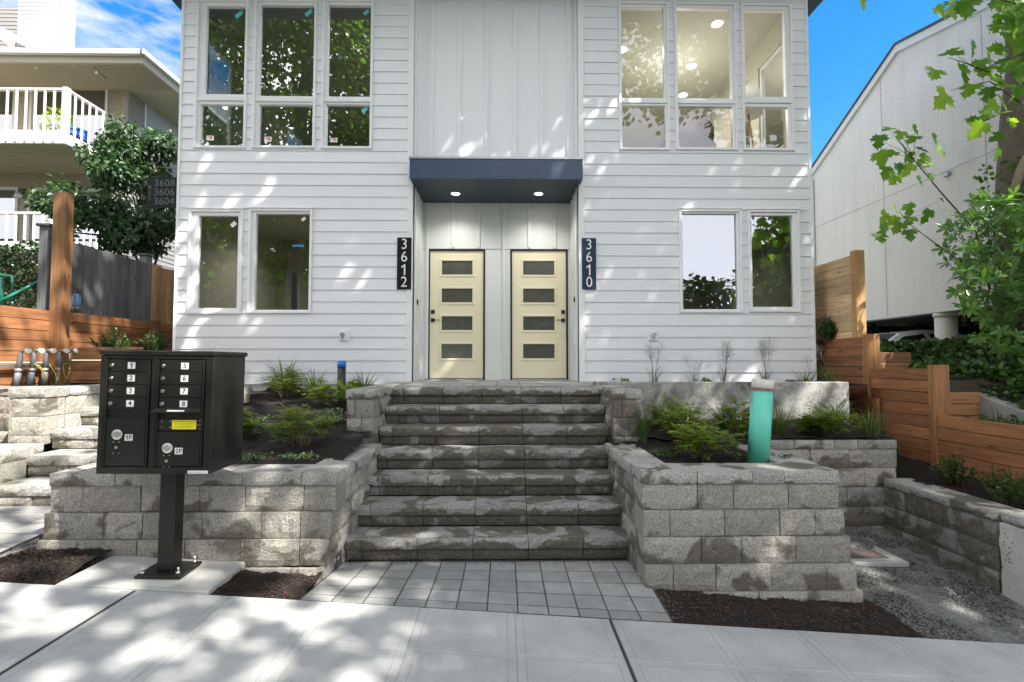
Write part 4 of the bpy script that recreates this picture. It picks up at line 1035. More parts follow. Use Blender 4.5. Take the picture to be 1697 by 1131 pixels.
for i, s in enumerate(('3608', '3606', '3604')):
    letters('lettering', s, .155, (x0 + .265, 7.898, z1 - .095 - i * .143), M['digitgreen'], SG, depth=.001, spacing=1.05)
mb = MB(); xa = x0 + .045; mb.box(xa - .004, xa + .004, 7.8975, 7.8995, z0 + .13, z1 - .14); mb.add([(xa - .03, 7.8975, z1 - .17), (xa + .03, 7.8975, z1 - .17), (xa, 7.8975, z1 - .12)], [(0, 1, 2)]); mb.build('arrow', M['digitgreen'], SG)
# ------------------------------------------------------------ mailbox (front face plane y=0, x to the right, z up, base at 0)
MX0, MX1, MZ0, MZ1 = -.375, .375, .735, 1.572   # relative to the pad
mp_ = (-2.385, 3.55, ZPAD)
B = empty('cluster_mailbox', (0, 0, 0), 'black cluster mailbox with numbered doors 1 to 8 on a square pedestal', 'mailbox')
bx = MB()
bx.cbox(MX0, MX1, .012, .455, MZ0, MZ1 - .03, .004)
bx.build('cabinet', M['box'], B)
MB().cbox(MX0 - .012, MX1 + .012, -.012, .470, MZ1 - .032, MZ1, .006).build('cabinet_roof', M['box'], B)
mb = MB()
for (a, b, c_, d) in ((MX0, MX0 + .035, MZ0, MZ1 - .035), (MX1 - .05, MX1, MZ0, MZ1 - .035), (MX0 + .035, MX1 - .05, MZ0, MZ0 + .045), (MX0 + .035, MX1 - .05, MZ1 - .055, MZ1 - .035), (-.035, .0, MZ0 + .045, MZ1 - .055)):
    mb.cbox(a, b, -.004, .0115, c_, d, .003)
for x in (MX0 + .040, -.055, .006, MX1 - .066): mb.cbox(x, x + .008, -.008, .011, MZ0 + (.05 if x > -.4 else 0), MZ1 - .06, .002)
mb.build('door_trim', M['box'], B)
cols_ = [(MX0 + .052, -.062), (.018, MX1 - .072)]
zt0 = MZ1 - .062; dh_ = .0862
num = 1
for ci, (xa, xb) in enumerate(cols_):
    for r in range(4):
        z1_ = zt0 - r * dh_; z0_ = z1_ - dh_ + .003
        d = MB().cbox(xa, xb, .0, .0118, z0_, z1_, .0025).build('mail_door', M['box'], B)
        lx = xa + .025; lz = (z0_ + z1_) / 2
        MB().cyl((lx, -.010, lz), .0125, .0115, 16, axis='Y').cyl((lx, -.0135, lz), .008, .0035, 12, axis='Y').build('lock', M['chrome'], d)
        cx = xa + .58 * (xb - xa); MB().box(cx - .025, cx + .025, -.0012, -.0002, lz - .022, lz + .022).build('number_label', M['label'], d)
        letters('number', str(num), .045, (cx, -.0016, lz), M['ink'], d, bold=True, depth=.0004)
        num += 1
zb_ = zt0 - 4 * dh_
mb = MB(); mb.cbox(-.03, MX1 - .062, -.028, .01, zb_ - .014, zb_ - .006, .002); mb.add([(-.03, -.028, zb_ - .012), (MX1 - .062, -.028, zb_ - .012), (MX1 - .075, -.002, zb_ + .016), (.0, -.002, zb_ + .016)], [(0, 1, 2, 3)]); mb.build('outgoing_mail_flap', M['box'], B)
MB().add([(.085, -.0225, zb_ - .006), (.20, -.0225, zb_ - .006), (.20, -.0145, zb_ + .0035), (.085, -.0145, zb_ + .0035)], [(0, 1, 2, 3)]).build('flap_label', M['digit'], B)
# parcel doors
p1 = MB().cbox(MX0 + .045, -.062, -.001, .0118, MZ0 + .052, zb_ - .055, .003).build('parcel_door', M['box'], B)
p2 = MB().cbox(.012, MX1 - .072, -.001, .0118, MZ0 + .052, zb_ - .145, .003).build('parcel_door', M['box'], B)
for (pd, lx, lz, tx, s) in ((p1, MX0 + .128, zb_ - .165, MX0 + .205, '1P'), (p2, .088, zb_ - .255, .163, '2P')):
    MB().cyl((lx, -.006, lz), .034, .005, 28, axis='Y').build('lock_ring', M['label'], pd)
    MB().cyl((lx, -.016, lz), .013, .012, 16, axis='Y').cyl((lx, -.0085, lz), .022, .003, 20, axis='Y').build('lock', M['chrome'], pd)
    mb = MB()
    for k in range(2):
        a = [(-.6, .6), (math.pi - .6, math.pi + .6)][k]
        vs = []; n = 8
        for i in range(n + 1):
            t = a[0] + (a[1] - a[0]) * i / n
            for r in (.0265, .0295): vs.append((lx + r * math.cos(t), -.0064, lz + r * math.sin(t)))
        mb.add(vs, [(2 * i, 2 * i + 2, 2 * i + 3, 2 * i + 1) for i in range(n)])
    mb.build('ring_arrows', M['ink'], pd)
    MB().box(tx - .026, tx + .026, -.0022, -.0012, lz - .042, lz + .002).build('number_label', M['label'], pd)
    for ch_, dx_ in zip(s, (-.011, .011)): letters('number', ch_, .040, (tx + dx_, -.0026, lz - .020), M['ink'], pd, bold=True, depth=.0004)
    mb = MB()
    for (dx, dz) in ((-.022, -.05), (.015, -.05), (-.022, -.125), (.015, -.125)): mb.cyl((lx + dx, -.004, lz + dz), .004, .003, 8, axis='Y')
    mb.cyl((lx - .003, -.005, lz - .087), .0095, .004, 14, axis='Y'); mb.build('rivets', M['chrome'], pd)
mp2 = MB().cbox(.012, MX1 - .072, .002, .0118, zb_ - .137, zb_ - .055, .002).build('outgoing_panel', M['box'], B)
MB().box(.112, .272, -.0002, .0010, zb_ - .128, zb_ - .066).build('notice_label', M['yellow'], mp2)
letters('lettering', 'IMPORTANT NOTICE', .0165, (.192, -.0008, zb_ - .076), M['ink'], mp2, depth=.0003, sx=.95)
mb = MB()
for k in range(4): mb.box(.128, .256 - .02 * (k % 2), -.0009, -.0004, zb_ - .090 - k * .009, zb_ - .0885 - k * .009)
mb.build('notice_lines', M['ink'], mp2)
mb = MB()
for (x, z) in ((.045, -.075), (.045, -.115), (.10, -.075), (.10, -.115), (.283, -.1), (.298, -.068), (.298, -.095), (.298, -.122)): mb.cyl((x, -.002, zb_ + z), .0045, .004, 8, axis='Y')
mb.build('rivets', M['chrome'], mp2)
MB().box(MX1 - .145, MX1 - .010, -.0065, -.0045, MZ0 + .004, MZ0 + .024).build('maker_label', M['label'], B)
MB().box(MX1 - .14, MX1 - .05, -.0075, -.0067, MZ0 + .012, MZ0 + .016).build('maker_print', M['galv'], B)
# pedestal
px0 = .0
PD = MB().cbox(px0 - .055, px0 + .055, .165, .275, .022, MZ0 - .0, .004).build('pedestal', M['box'], B)
MB().cbox(px0 - .07, px0 + .07, .15, .29, MZ0 - .012, MZ0 - .001, .003).build('pedestal_flange', M['box'], B)
MB().cbox(px0 - .155, px0 + .155, .085, .355, .002, .022, .003).build('base_plate', M['box'], B)
for (x, y) in ((-.12, .12), (.12, .12), (-.12, .32), (.12, .32)):
    MB().cyl((px0 + x, y, .022), .0165, .016, 6).cyl((px0 + x, y, .038), .008, .030, 10).build('anchor_bolt', M['chrome'], B)
B.location = mp_; B.rotation_euler = (0, R(.6), R(1.5))
# ------------------------------------------------------------ standpipes
G = empty('standpipe', (2.31, 4.62, .8), 'teal plastic pipe with worn white cap and rusty wire standing in the planter', 'pipe')
b0 = Vector((2.28, 4.62, .78)); t0 = at(1264, 640, Y=4.62); t1 = at(1264.6, 629, Y=4.62)
top = t1; dirv = (top - b0)
MB().tube([b0, b0 + dirv * .87], [.093, .0905], 32).build('pipe_body', M['pvc'], G)
mb = MB(); mb.tube([b0 + dirv * .865, b0 + dirv * .999, top], [.0925, .0945, .090], 32); mb.build('pipe_cap', M['pvcw'], G)
mb = MB()
for k, zz in enumerate((.885, .90, .895)):
    pts = [b0 + dirv * (zz + .006 * math.sin(a * 2 + k)) + Vector((math.cos(a), math.sin(a), 0)) * .0965 for a in np.linspace(0, 6.283, 24)]; mb.tube(pts, .0022, 5, False)
p = b0 + dirv * .89; mb.tube([p + Vector((-.096, -.01, 0)), p + Vector((-.104, -.01, -.08)), p + Vector((-.098, 0, -.25))], .002, 5); mb.build('tie_wire', M['rust'], G)
K = empty('standpipe', (-2.4, 7.3, 1.25), 'short black pipe stub with bright blue top among the grasses', 'pipe')
p = at(566, 628, Y=7.3); q = at(566, 598, Y=7.3)
MB().tube([(p.x, 7.3, 1.2), (p.x, 7.3, q.z - .1)], .058, 20).build('pipe_body', M['blackpipe'], K)
MB().tube([(p.x, 7.3, q.z - .1), (p.x, 7.3, q.z)], .061, 20).build('blue_collar', M['bluecap'], K)
# ------------------------------------------------------------ cedar retaining walls on the right (plane x = 5)
XW = 5.0
def boards_y(parent, x, y0, y1, z1, z0, m, h=.14, th=.038, name='board', gap=.007, cuts=()):
    z = z1
    while z > z0 + .02:
        zz = max(z - h, z0); mb = MB(); e = [y0] + [c for c in cuts if y0 < c < y1] + [y1]
        dx = random.uniform(-.002, .002)
        mb.cbox(x + dx, x + th + dx, y0, y1, zz + gap, z, .003); mb.build(name, m, parent); z -= h
def boards_x(parent, y, x0, x1, z1, z0, m, h=.14, th=.038, name='board', gap=.007):
    z = z1
    while z > z0 + .02:
        zz = max(z - h, z0); dy = random.uniform(-.002, .002); MB().cbox(x0, x1, y + dy, y + th + dy, zz + gap, z, .003).build(name, m, parent); z -= h
def wpost(parent, x0, x1, y0, y1, z0, z1, m, name='post'): return MB().cbox(x0, x1, y0, y1, z0, z1, .005).build(name, m, parent)
C1 = empty('wooden_retaining_wall', (XW, 5.5, .4), 'stepped reddish cedar board retaining wall along the right side yard', 'retaining wall')
boards_y(C1, XW, 3.6, 5.93, 1.12, .42, M['cedar_y'])
boards_y(C1, XW + .004, 5.96, 6.96, 1.655, .45, M['cedar_y'])
boards_y(C1, XW - .02, 7.02, 8.4, 2.085, 1.245, M['cedar_y'])
boards_y(C1, XW - .075, 6.72, 8.0, 1.26, .6, M['cedar_y'])
wpost(C1, XW - .03, XW + .16, 5.87, 5.955, .40, 1.70, M['cedar_z']); wpost(C1, XW - .05, XW + .14, 6.93, 7.015, .9, 2.12, M['cedar_z'])
boards_x(C1, 5.97, XW + .165, 5.62, 1.38, 1.0, M['cedar_x']); boards_x(C1, 7.03, XW + .145, 5.65, 1.87, 1.4, M['cedar_x'])
Fp = empty('fence_panel', (XW + .02, 7.6, 2.0), 'pale horizontal board privacy fence with square post behind the right house corner', 'fence')
z = 3.28
for i in range(9):
    hh = .132; MB().cbox(XW + .02, XW + .045, 7.27, 9.2, z - hh - .001, z, .004).build('board', M['cedarl_y'], Fp); z -= hh + .006
wpost(Fp, XW - .01, XW + .13, 7.16, 7.265, 2.0, 3.33, M['cedarl_z']); wpost(Fp, XW + .0, XW + .12, 9.2, 9.3, 2.0, 3.30, M['cedarl_z'])
MB().cbox(XW + .018, XW + .05, 7.27, 9.2, 1.99, 2.085, .003).build('kick_board', M['cedar_y'], Fp)
cb = empty('curb', (5.9, 6.0, 1.3), 'weathered pale concrete curb half hidden in ivy above the cedar wall', 'curb')
mb = MB()
ps_ = [(5.55, 4.4, .98), (5.62, 5.4, 1.16), (5.60, 6.1, 1.37), (5.45, 6.7, 1.55)]
for (a, b) in zip(ps_, ps_[1:]):
    x0_, y0_, z0_ = a; x1_, y1_, z1_ = b
    mb.add([(x0_, y0_, z0_ - .35), (x0_ + .2, y0_, z0_ - .35), (x1_ + .2, y1_, z1_ - .35), (x1_, y1_, z1_ - .35), (x0_, y0_, z0_), (x0_ + .18, y0_, z0_ + .01), (x1_ + .18, y1_, z1_ + .01), (x1_, y1_, z1_)], [(0,3,2,1),(4,5,6,7),(0,1,5,4),(1,2,6,5),(2,3,7,6),(3,0,4,7)])
mb.build('curb_body', M['concwall'], cb)
def zbank(x, y):
    t = cl((y - 4.2) / 3.0, 0, 1); z = .92 + .96 * t
    z -= .75 * cl((y - 8.0) / 2.5, 0, 1)
    k = cl((x - 5.55) / .35, 0, 1); zs = .93 if y < 6.06 else (1.50 if y < 7.12 else 1.80 + .1 * cl(y - 7, 0, 1) - .7 * cl((y - 8.0) / 2.5, 0, 1)); z = z * k + zs * (1 - k)
    return z + .04 * cl((x - 5.6) / 2, 0, 1) * (1 - cl((y - 8) / 2, 0, 1)) + nz_(x, y, 1.3, .05)
sheet('bank', M['soil'], 5.045, 16, 3.0, 22, 110, 190, zbank)
sheet('back_yard', M['grass'], -6.2, 5.03, 8.6, 60, 10, 40, lambda x, y: 1.35)
sheet('parking_court', M['conc'], 5.03, 60, 9.6, 60, 10, 20, lambda x, y: 1.13)
# ------------------------------------------------------------ left cedar wall, posts, fences
C2 = empty('wooden_retaining_wall', (-6.1, 6.5, 1.4), 'cedar board retaining wall at the left behind the utility stubs', 'retaining wall')
boards_y(C2, -6.19, 4.6, 7.02, 2.43, 1.42, M['cedar_y']); boards_y(C2, -6.20, 7.16, 10.2, 2.44, 1.80, M['cedar_y'])
wpost(C2, -6.16, -5.98, 7.02, 7.15, 1.42, 4.06, M['cedar_z']); wpost(C2, -6.17, -6.05, 9.0, 9.12, 1.8, 2.46, M['cedar_z'])
boards_x(C2, 7.18, -6.0, -5.03, 1.90, 1.44, M['cedar_x'])
MB().cbox(-5.99, -5.03, 7.165, 7.24, 1.905, 1.94, .004).build('top_board', M['cedar_x'], C2)
sheet('planter_soil', M['mulch'], -6.15, -5.02, 7.2, 10.2, 8, 14, lambda x, y: 1.86 + nz_(x, y, 5, .03))
GF = empty('board_fence', (-6.35, 8.5, 2.4), 'old grey vertical board fence with capped posts behind the tall cedar post', 'fence')
y = 7.35; i = 0
while y < 9.05:
    w_ = .14; MB().cbox(-6.36, -6.338, y + .002, y + w_ - .002, 2.40, 3.50 + random.uniform(-.012, .012), .002).build('board', M['fencegrey'], GF); y += w_
for (py_) in (7.16, 9.12):
    MB().cbox(-6.46, -6.32, py_, py_ + .13, 2.35, 3.62, .004).build('post', M['fencegrey'], GF)
    MB().cbox(-6.49, -6.29, py_ - .03, py_ + .16, 3.625, 3.66, .006).build('post_cap', M['fencegrey'], GF)
TF = empty('board_fence', (-6.35, 10, 2.4), 'newer tan vertical board fence beyond the old grey one, beside the house', 'fence')
y = 9.28
while y < 11.5:
    MB().cbox(-6.37, -6.348, y + .002, y + .138, 2.40, 3.50 + random.uniform(-.01, .01), .002).build('board', M['fencetan'], TF); y += .14
sheet('hillside', M['grass'], -60, -6.22, 3.5, 60, 20, 30, lambda x, y: 2.38 + nz_(x, y, .5, .1))
# utility stubs
rl = empty('mounting_rail', (-5.95, 6.5, 1.6), 'slotted metal rail holding the grey utility stubs against the cedar wall', 'rail')
mb = MB(); mb.cbox(-6.115, -6.075, 5.6, 7.06, 1.665, 1.705, .002); mb.build('rail_body', M['galv'], rl)
lab_ = ['leftmost grey conduit stub with white cap facing right, by the cedar wall', 'second grey conduit stub from the left by the cedar wall', 'middle grey conduit stub of five by the cedar wall', 'fourth grey conduit stub from the left by the cedar wall', 'rightmost, thinner pale conduit stub next to the cedar post']
for i, (px, pxt) in enumerate(((27, 35), (49, 57), (73, 77), (94, 99), (113, 116))):
    a = at(px, 637, Z=1.44); a = Vector((-6.02, a.y * (-6.02 / a.x), 1.43)); xx = a.x
    t = at(pxt, 583, X=-6.0); E_ = empty('conduit_stub', tuple(a), lab_[i], 'conduit', 'utility stubs on the rail'); r = .034 if i < 4 else .026
    t.x = -6.0
    MB().tube([a, a + (t - a) * .5], r, 14).build('pipe_body', M['pipe'] if i < 4 else M['galv'], E_)
    MB().tube([a + (t - a) * .5, a + (t - a) * .85, a + (t - a) * .9, t], [r * .92, r * .85, r * .6, r * .55], 12).build('riser', M['pipe'] if i < 4 else M['galv'], E_)
    c_ = a + (t - a) * .42; mb = MB(); mb.tube([c_, c_ + (t - a).normalized() * .04], r * 1.18, 14); mb.build('clamp', M['galv'], E_)
    MB().tube([t + Vector((0, 0, -.02)), t + Vector((.02, 0, .02)), t + Vector((.07, 0, .012))], [.018, .02, .016], 10).build('tap_elbow', M['galv'], E_)
    MB().tube([t + Vector((.07, -.0, .012)), t + Vector((.115, -.02, .010))], [.030, .030], 14).build('end_cap', M['label'], E_)
    if i in (1, 2, 3):
        wv = []
        for k in range(16):
            s = k / 15; wv.append(a + Vector((.06 + .02 * math.sin(s * 9), .06 * math.sin(s * 7 + i) + .07, .02 + .27 * math.sin(s * 3.1))))
        o = MB().tube(wv, .0045, 5).build('signal_wire', M['wire'], E_)
bo = empty('water_bottle', (-5.99, 7.0, 2.5), 'small blue enamel bottle hung on the tall cedar post', 'bottle')
bp_ = at(127, 497, Y=6.96)
MB().tube([(bp_.x, 6.96, bp_.z - .085), (bp_.x, 6.96, bp_.z - .075), (bp_.x, 6.96, bp_.z + .05), (bp_.x, 6.96, bp_.z + .075), (bp_.x, 6.96, bp_.z + .09)], [.040, .045, .045, .030, .022], 18).build('bottle_body', M['bottle'], bo)
MB().tube([(bp_.x, 6.96, bp_.z + .09), (bp_.x, 6.96, bp_.z + .115)], .024, 14).build('bottle_cap', M['blackm'], bo)
RG = empty('handrail', (-7.0, 7.6, 2.3), 'green painted pipe handrail sloping up beside the dark hedge', 'handrail')
q = [at(-40, 520, Y=7.0), at(88, 455, Y=7.6)]
MB().tube(q, .022, 10).build('rail', M['rail'], RG); q2 = [at(-40, 450, Y=7.5), at(20, 458, Y=7.5), at(22, 500, Y=7.5)]
MB().tube(q2, .020, 10).build('post', M['rail'], RG); q3 = [at(3, 460, Y=7.4), at(3, 510, Y=7.4)]; MB().tube(q3, .02, 10).build('post', M['rail'], RG)
# ------------------------------------------------------------ left neighbour apartment house
N = empty('neighbour_house', (-12, 14, 2.4), 'tan vinyl sided apartment house with white railed balconies up the hill on the left', 'house')
NY = 13.2; NX = at(208, 150, Y=NY).x
def lap_wall(mb, axis, fixed, a0, a1, z0, z1, e=.13, holes=(), t=.02, sgn=-1):
    z = z0
    while z < z1 - .01:
        zt_ = min(z + e, z1); segs = []; cuts = sorted([(h[0], h[1]) for h in holes if h[2] < zt_ - .02 and h[3] > z + .02]); s = a0
        for c_ in cuts + [(a1, a1)]:
            if c_[0] > s: segs.append((s, c_[0]))
            s = max(s, c_[1])
        for (p0, p1) in segs:
            if axis == 'X': mb.add([(p0, fixed + sgn * t, z), (p1, fixed + sgn * t, z), (p1, fixed, z), (p0, fixed, z), (p0, fixed + sgn * .004, zt_), (p1, fixed + sgn * .004, zt_)], [(0, 1, 5, 4), (0, 3, 2, 1)])
            else: mb.add([(fixed + t, p0, z), (fixed + t, p1, z), (fixed, p1, z), (fixed, p0, z), (fixed + .004, p0, zt_), (fixed + .004, p1, zt_)], [(0, 1, 5, 4), (0, 3, 2, 1)])
        z += e
def npx(px, py, Y): p = at(px, py, Y=Y); return p.x, p.z
g1 = [npx(52, 132, NY), npx(178, 235, NY)]; g0 = [npx(-60, 132, NY), npx(25, 235, NY)]
l1 = [npx(48, 312, NY), npx(185, 425, NY)]; l0 = [npx(-70, 310, NY), npx(28, 425, NY)]
hN = []
for a, b in (g1, g0, l1, l0): hN.append((a[0], b[0], b[1], a[1]))
ztop = npx(100, 112, NY)[1]
mb = MB(); lap_wall(mb, 'X', NY, -24, NX, 2.3, ztop, .13, hN); mb.build('front_siding', M['vsiding'], N)
mb = MB(); grid_wall(mb, -24, NX, 2.3, ztop, hN, NY + .001, NY + .15); mb.build('front_wall', M['vsiding'], N)
sw = [(13.9, 15.6, ztop - 1.75, ztop - .3), (15.7, 17.4, ztop - 1.75, ztop - .3)]
mb = MB(); lap_wall(mb, 'Y', NX, NY, 22, 2.3, ztop, .13, sw); mb.build('side_siding', M['vsidinggrey'], N)
MB().box(NX - .2, NX - .001, NY + .15, 22, 2.3, ztop).build('side_wall', M['vsidinggrey'], N)
MB().cbox(NX - .06, NX + .045, NY - .045, NY + .06, 2.3, ztop, .004).build('corner_board', M['vsiding'], N)
for (y0, y1, z0, z1) in sw:
    mb = MB(); f = .05; X_ = NX + .03
    mb.cbox(NX + .005, X_, y0, y0 + f, z0, z1); mb.cbox(NX + .005, X_, y1 - f, y1, z0, z1); mb.cbox(NX + .005, X_, y0 + f, y1 - f, z0, z0 + f); mb.cbox(NX + .005, X_, y0 + f, y1 - f, z1 - f, z1)
    w_ = mb.build('window', M['whitepaint'], N); MB().quad((NX + .012, y0 + f, z0 + f), (NX + .012, y1 - f, z0 + f), (NX + .012, y1 - f, z1 - f), (NX + .012, y0 + f, z1 - f)).build('pane', M['farblind'], w_)
for hi, (x0, x1, z0, z1) in enumerate(hN):
    mb = MB(); f = .07
    mb.cbox(x0, x0 + f, NY - .04, NY + .1, z0, z1); mb.cbox(x1 - f, x1, NY - .04, NY + .1, z0, z1); mb.cbox(x0 + f, x1 - f, NY - .04, NY + .1, z1 - f, z1); xm = (x0 + x1) / 2; mb.cbox(xm - .04, xm + .04, NY - .03, NY + .1, z0, z1 - f)
    w_ = mb.build('sliding_door', M['whitepaint'], N)
    for (a, b) in ((x0 + f, xm - .04), (xm + .04, x1 - f)): MB().quad((a, NY + .03, z0), (b, NY + .03, z0), (b, NY + .03, z1 - f), (a, NY + .03, z1 - f)).build('pane', M['farglass'], w_)
    if hi == 0: MB().box(xm + .05, x1 - f, NY + .2, NY + .22, z0, z1 - f).build('blind', M['farblind'], w_)
MB().box(-24, NX - .25, 16.5, 16.6, 2.3, ztop).build('room_back_wall', M['intdark'], N)
# eave: fascia + soffit
ex = at(236, 95, Y=12.0); ez0, ez1 = at(236, 108, Y=12.0).z, at(236, 90, Y=12.0).z
XE = ex.x
MB().box(-24, XE, 12.0, 23, ez0 + .03, ez0 + .05).build('soffit', M['soffit'], N)
mb = MB()
for i in range(70):
    y = 12.03 + i * .018 * 3
    if y < NY - .03: mb.box(-24, XE - .02, y, y + .012, ez0 + .018, ez0 + .031)
mb.build('soffit_ribs', M['soffit'], N)
MB().cbox(-24, XE, 11.93, 12.0, ez0, ez1, .004).build('fascia', M['soffit'], N); MB().cbox(XE, XE + .06, 11.93, 23, ez0, ez1, .004).build('fascia', M['soffit'], N)
MB().cbox(-24, XE + .12, 11.82, 11.93, ez1 - .10, ez1 + .02, .01).cbox(XE + .06, XE + .17, 11.82, 23, ez1 - .10, ez1 + .02, .01).build('gutter', M['whitepaint'], N)
MB().add([(-24, 11.9, ez1), (XE + .1, 11.9, ez1), (XE - 3, 17.5, ez1 + 1.3), (-24, 17.5, ez1 + 1.3), (XE + .1, 23, ez1)], [(0, 1, 2, 3), (1, 4, 2)]).build('roof', M['roofm'], N)
# ceiling under the eave near wall (light frieze)
MB().box(-24, NX, NY - .05, NY - .0, ztop - .0, ez0 + .02).build('frieze', M['vsiding'], N)
# balconies
def balcony(parent, y0, pxr, pyt, pyb, pyf, ribs):
    xr, zt_ = npx(pxr, pyt, y0); zb = npx(pxr, pyb, y0)[1]; zf_ = npx(pxr, pyf, y0)[1]
    MB().cbox(-24, xr, y0 + .03, NY - .03, zb - .02, zb + .04).build('balcony_floor', M['soffit'], parent)
    MB().cbox(-24, xr, y0, y0 + .05, zf_, zb + .04, .004).build('rim_board', M['whitepaint'], parent)
    MB().cbox(xr - .05, xr, y0 + .05, NY - .03, zf_, zb + .04, .004).build('rim_board', M['whitepaint'], parent)
    if ribs:
        mb = MB(); y = y0 + .06
        while y < NY - .05: mb.box(-24, xr - .06, y, y + .06, zf_ + .02, zf_ + .05); y += .085
        mb.box(-24, xr - .055, y0 + .06, NY - .05, zf_ + .052, zf_ + .07); mb.build('balcony_soffit', M['soffit'], parent)
    MB().cbox(-24, xr + .01, y0 - .03, y0 + .06, zt_ - .05, zt_, .006).cbox(xr - .07, xr + .02, y0 + .06, NY - .03, zt_ - .05, zt_, .006).build('top_rail', M['whitepaint'], parent)
    x = xr - .06; n = 0
    me = MB().cbox(-.022, .022, -.03, -.001, 0, zt_ - .05 - zf_ - .05, .004).mesh('baluster', M['whitepaint'])
    while x > -15.2:
        put('baluster', me, parent, (x, y0, zf_ + .03)); x -= .205; n += 1
    y = y0 + .2
    me2 = MB().cbox(.001, .03, -.022, .022, 0, zt_ - .05 - zf_ - .05, .004).mesh('baluster', M['whitepaint'])
    while y < NY - .1: put('baluster', me2, parent, (xr, y, zf_ + .03)); y += .2
    MB().cbox(xr - .09, xr + .03, y0 - .04, y0 + .07, zf_ - .02, zt_ + .02, .006).build('corner_post', M['whitepaint'], parent)
    return xr, zb
xr, zb1 = balcony(N, 11.3, 112, 147, 219, 238, True)
xr2, zb2 = balcony(N, 11.9, 92, 352, 404, 414, False)
for (px, py) in ((33, 138), (33, 325)):
    p = at(px, py, Y=NY - .12); MB().cyl((p.x, NY - .15, p.z - .05), .10, .12, 14, .06).build('porch_light', M['digit'], N); MB().cbox(p.x - .05, p.x + .12, NY - .14, NY - .05, p.z + .07, p.z + .18, .01).build('light_bracket', M['blackm'], N)
# potted plants on balcony
pp = at(68, 222, Y=12.2); Pt = empty('potted_plant', (pp.x + .35, 12.2, zb1 + .04), 'yellow green potted plant behind the upper white balcony railing', 'potted plant')
px_ = at(97, 215, Y=12.2).x
MB().cyl((px_, 12.2, zb1 + .04), .13, .30, 18, .17).build('pot', M['greypot'], Pt)
bpot = at(128, 215, Y=12.0); Pb = empty('plant_pot', (bpot.x, 12.0, zb1 + .04), 'bright blue glazed pot behind the balcony side railing', 'pot')
MB().cyl((bpot.x, 12.0, zb1 + .04), .17, .26, 20, .21).cyl((bpot.x, 12.0, zb1 + .30), .22, .05, 20).build('pot', M['bluepot'], Pb)
# string lights
SLt = empty('string_lights', (-11, 11.95, 8.8), 'thin dark string of small bulbs sagging under the neighbour eave', 'string lights')
pl_ = [at(a, b, Y=12.1) for a, b in ((-20, 108), (0, 106), (33, 99), (60, 108), (76, 103), (100, 101), (122, 104), (150, 102), (160, 117), (176, 130))]
MB().tube(pl_, .009, 5).build('cord', M['blackm'], SLt)
for k in (3, 4, 6, 8):
    p = pl_[k]; MB().cyl((p.x, p.y, p.z - .08), .03, .07, 8, .015).build('bulb', M['label'], SLt)
# taller white house behind
T = empty('far_house', (-19, 20, 3), 'white narrow lap sided house part rising above the apartment roof at top left', 'house')
a = at(28, 85, Y=19.5); b = at(108, 0, Y=19.5)
mb = MB(); lap_wall(mb, 'X', 19.5, a.x, b.x, 6, 16.0, .16); mb.build('front_siding', M['farwhite'], T)
MB().box(a.x, b.x, 19.501, 20.0, 3, 16).build('wall', M['farwhite'], T)
MB().cbox(b.x - .08, b.x + .06, 19.42, 19.5, 3, 16.0, .01).build('corner_board', M['whitepaint'], T)
a2 = at(25, 80, Y=18.8); mb = MB(); lap_wall(mb, 'X', 20.4, -30, a.x - .02, 6, 16, .16); mb.build('side_siding', M['vsidinggrey'], T)
q0 = at(-10, 40, Y=18.6); q1 = at(24, 68, Y=18.6)
MB().add([(q0.x, 18.6, q0.z), (q1.x, 18.6, q1.z), (q1.x, 18.6, q1.z - .35), (q0.x, 18.6, q0.z - .35), (q0.x, 20.3, q0.z + .3), (q1.x, 20.3, q1.z + .3)], [(0, 3, 2, 1), (0, 1, 5, 4)]).build('porch_roof', M['whitepaint'], T)
# ------------------------------------------------------------ stucco building at right
S = empty('stucco_building', (12, 11, 1.1), 'big pale stucco gable wall of the building on the right, raised on round columns', 'building')
SX = 9.0
yk = at(1489, 77, X=SX); ye = at(1345, 283, X=SX); yb1 = at(1444, 533, X=SX); yb2 = at(1612, 508, X=SX); yr = at(1640, 0, X=SX)
zbot = (yb1.z + yb2.z) / 2; slope2 = (yk.z - yr.z) / (yk.y - yr.y)
prof = [(3.0, zbot), (ye.y, zbot), (ye.y, ye.z), (yk.y, yk.z), (3.0, yk.z - slope2 * (yk.y - 3.0))]
def prism(mb, prof, x0, x1):
    n = len(prof); vs = [(x0, y, z) for y, z in prof] + [(x1, y, z) for y, z in prof]
    mb.add(vs, [tuple(range(n)), tuple(range(2 * n - 1, n - 1, -1))] + [(i, i + n, (i + 1) % n + n, (i + 1) % n) for i in range(n)]); return mb
prism(MB(), prof, SX, SX + .3).build('gable_wall', M['stucco'], S)
MB().box(SX + .3, 22, ye.y - .3, ye.y, zbot, ye.z).build('back_wall', M['stucco'], S)
MB().box(SX + .3, 22, 3.0, ye.y - .3, zbot + .05, zbot + .3).build('underside', M['concwall'], S)
MB().box(SX + .3, 22, 3.0, 3.3, zbot, 7).build('front_wall', M['stucco'], S)
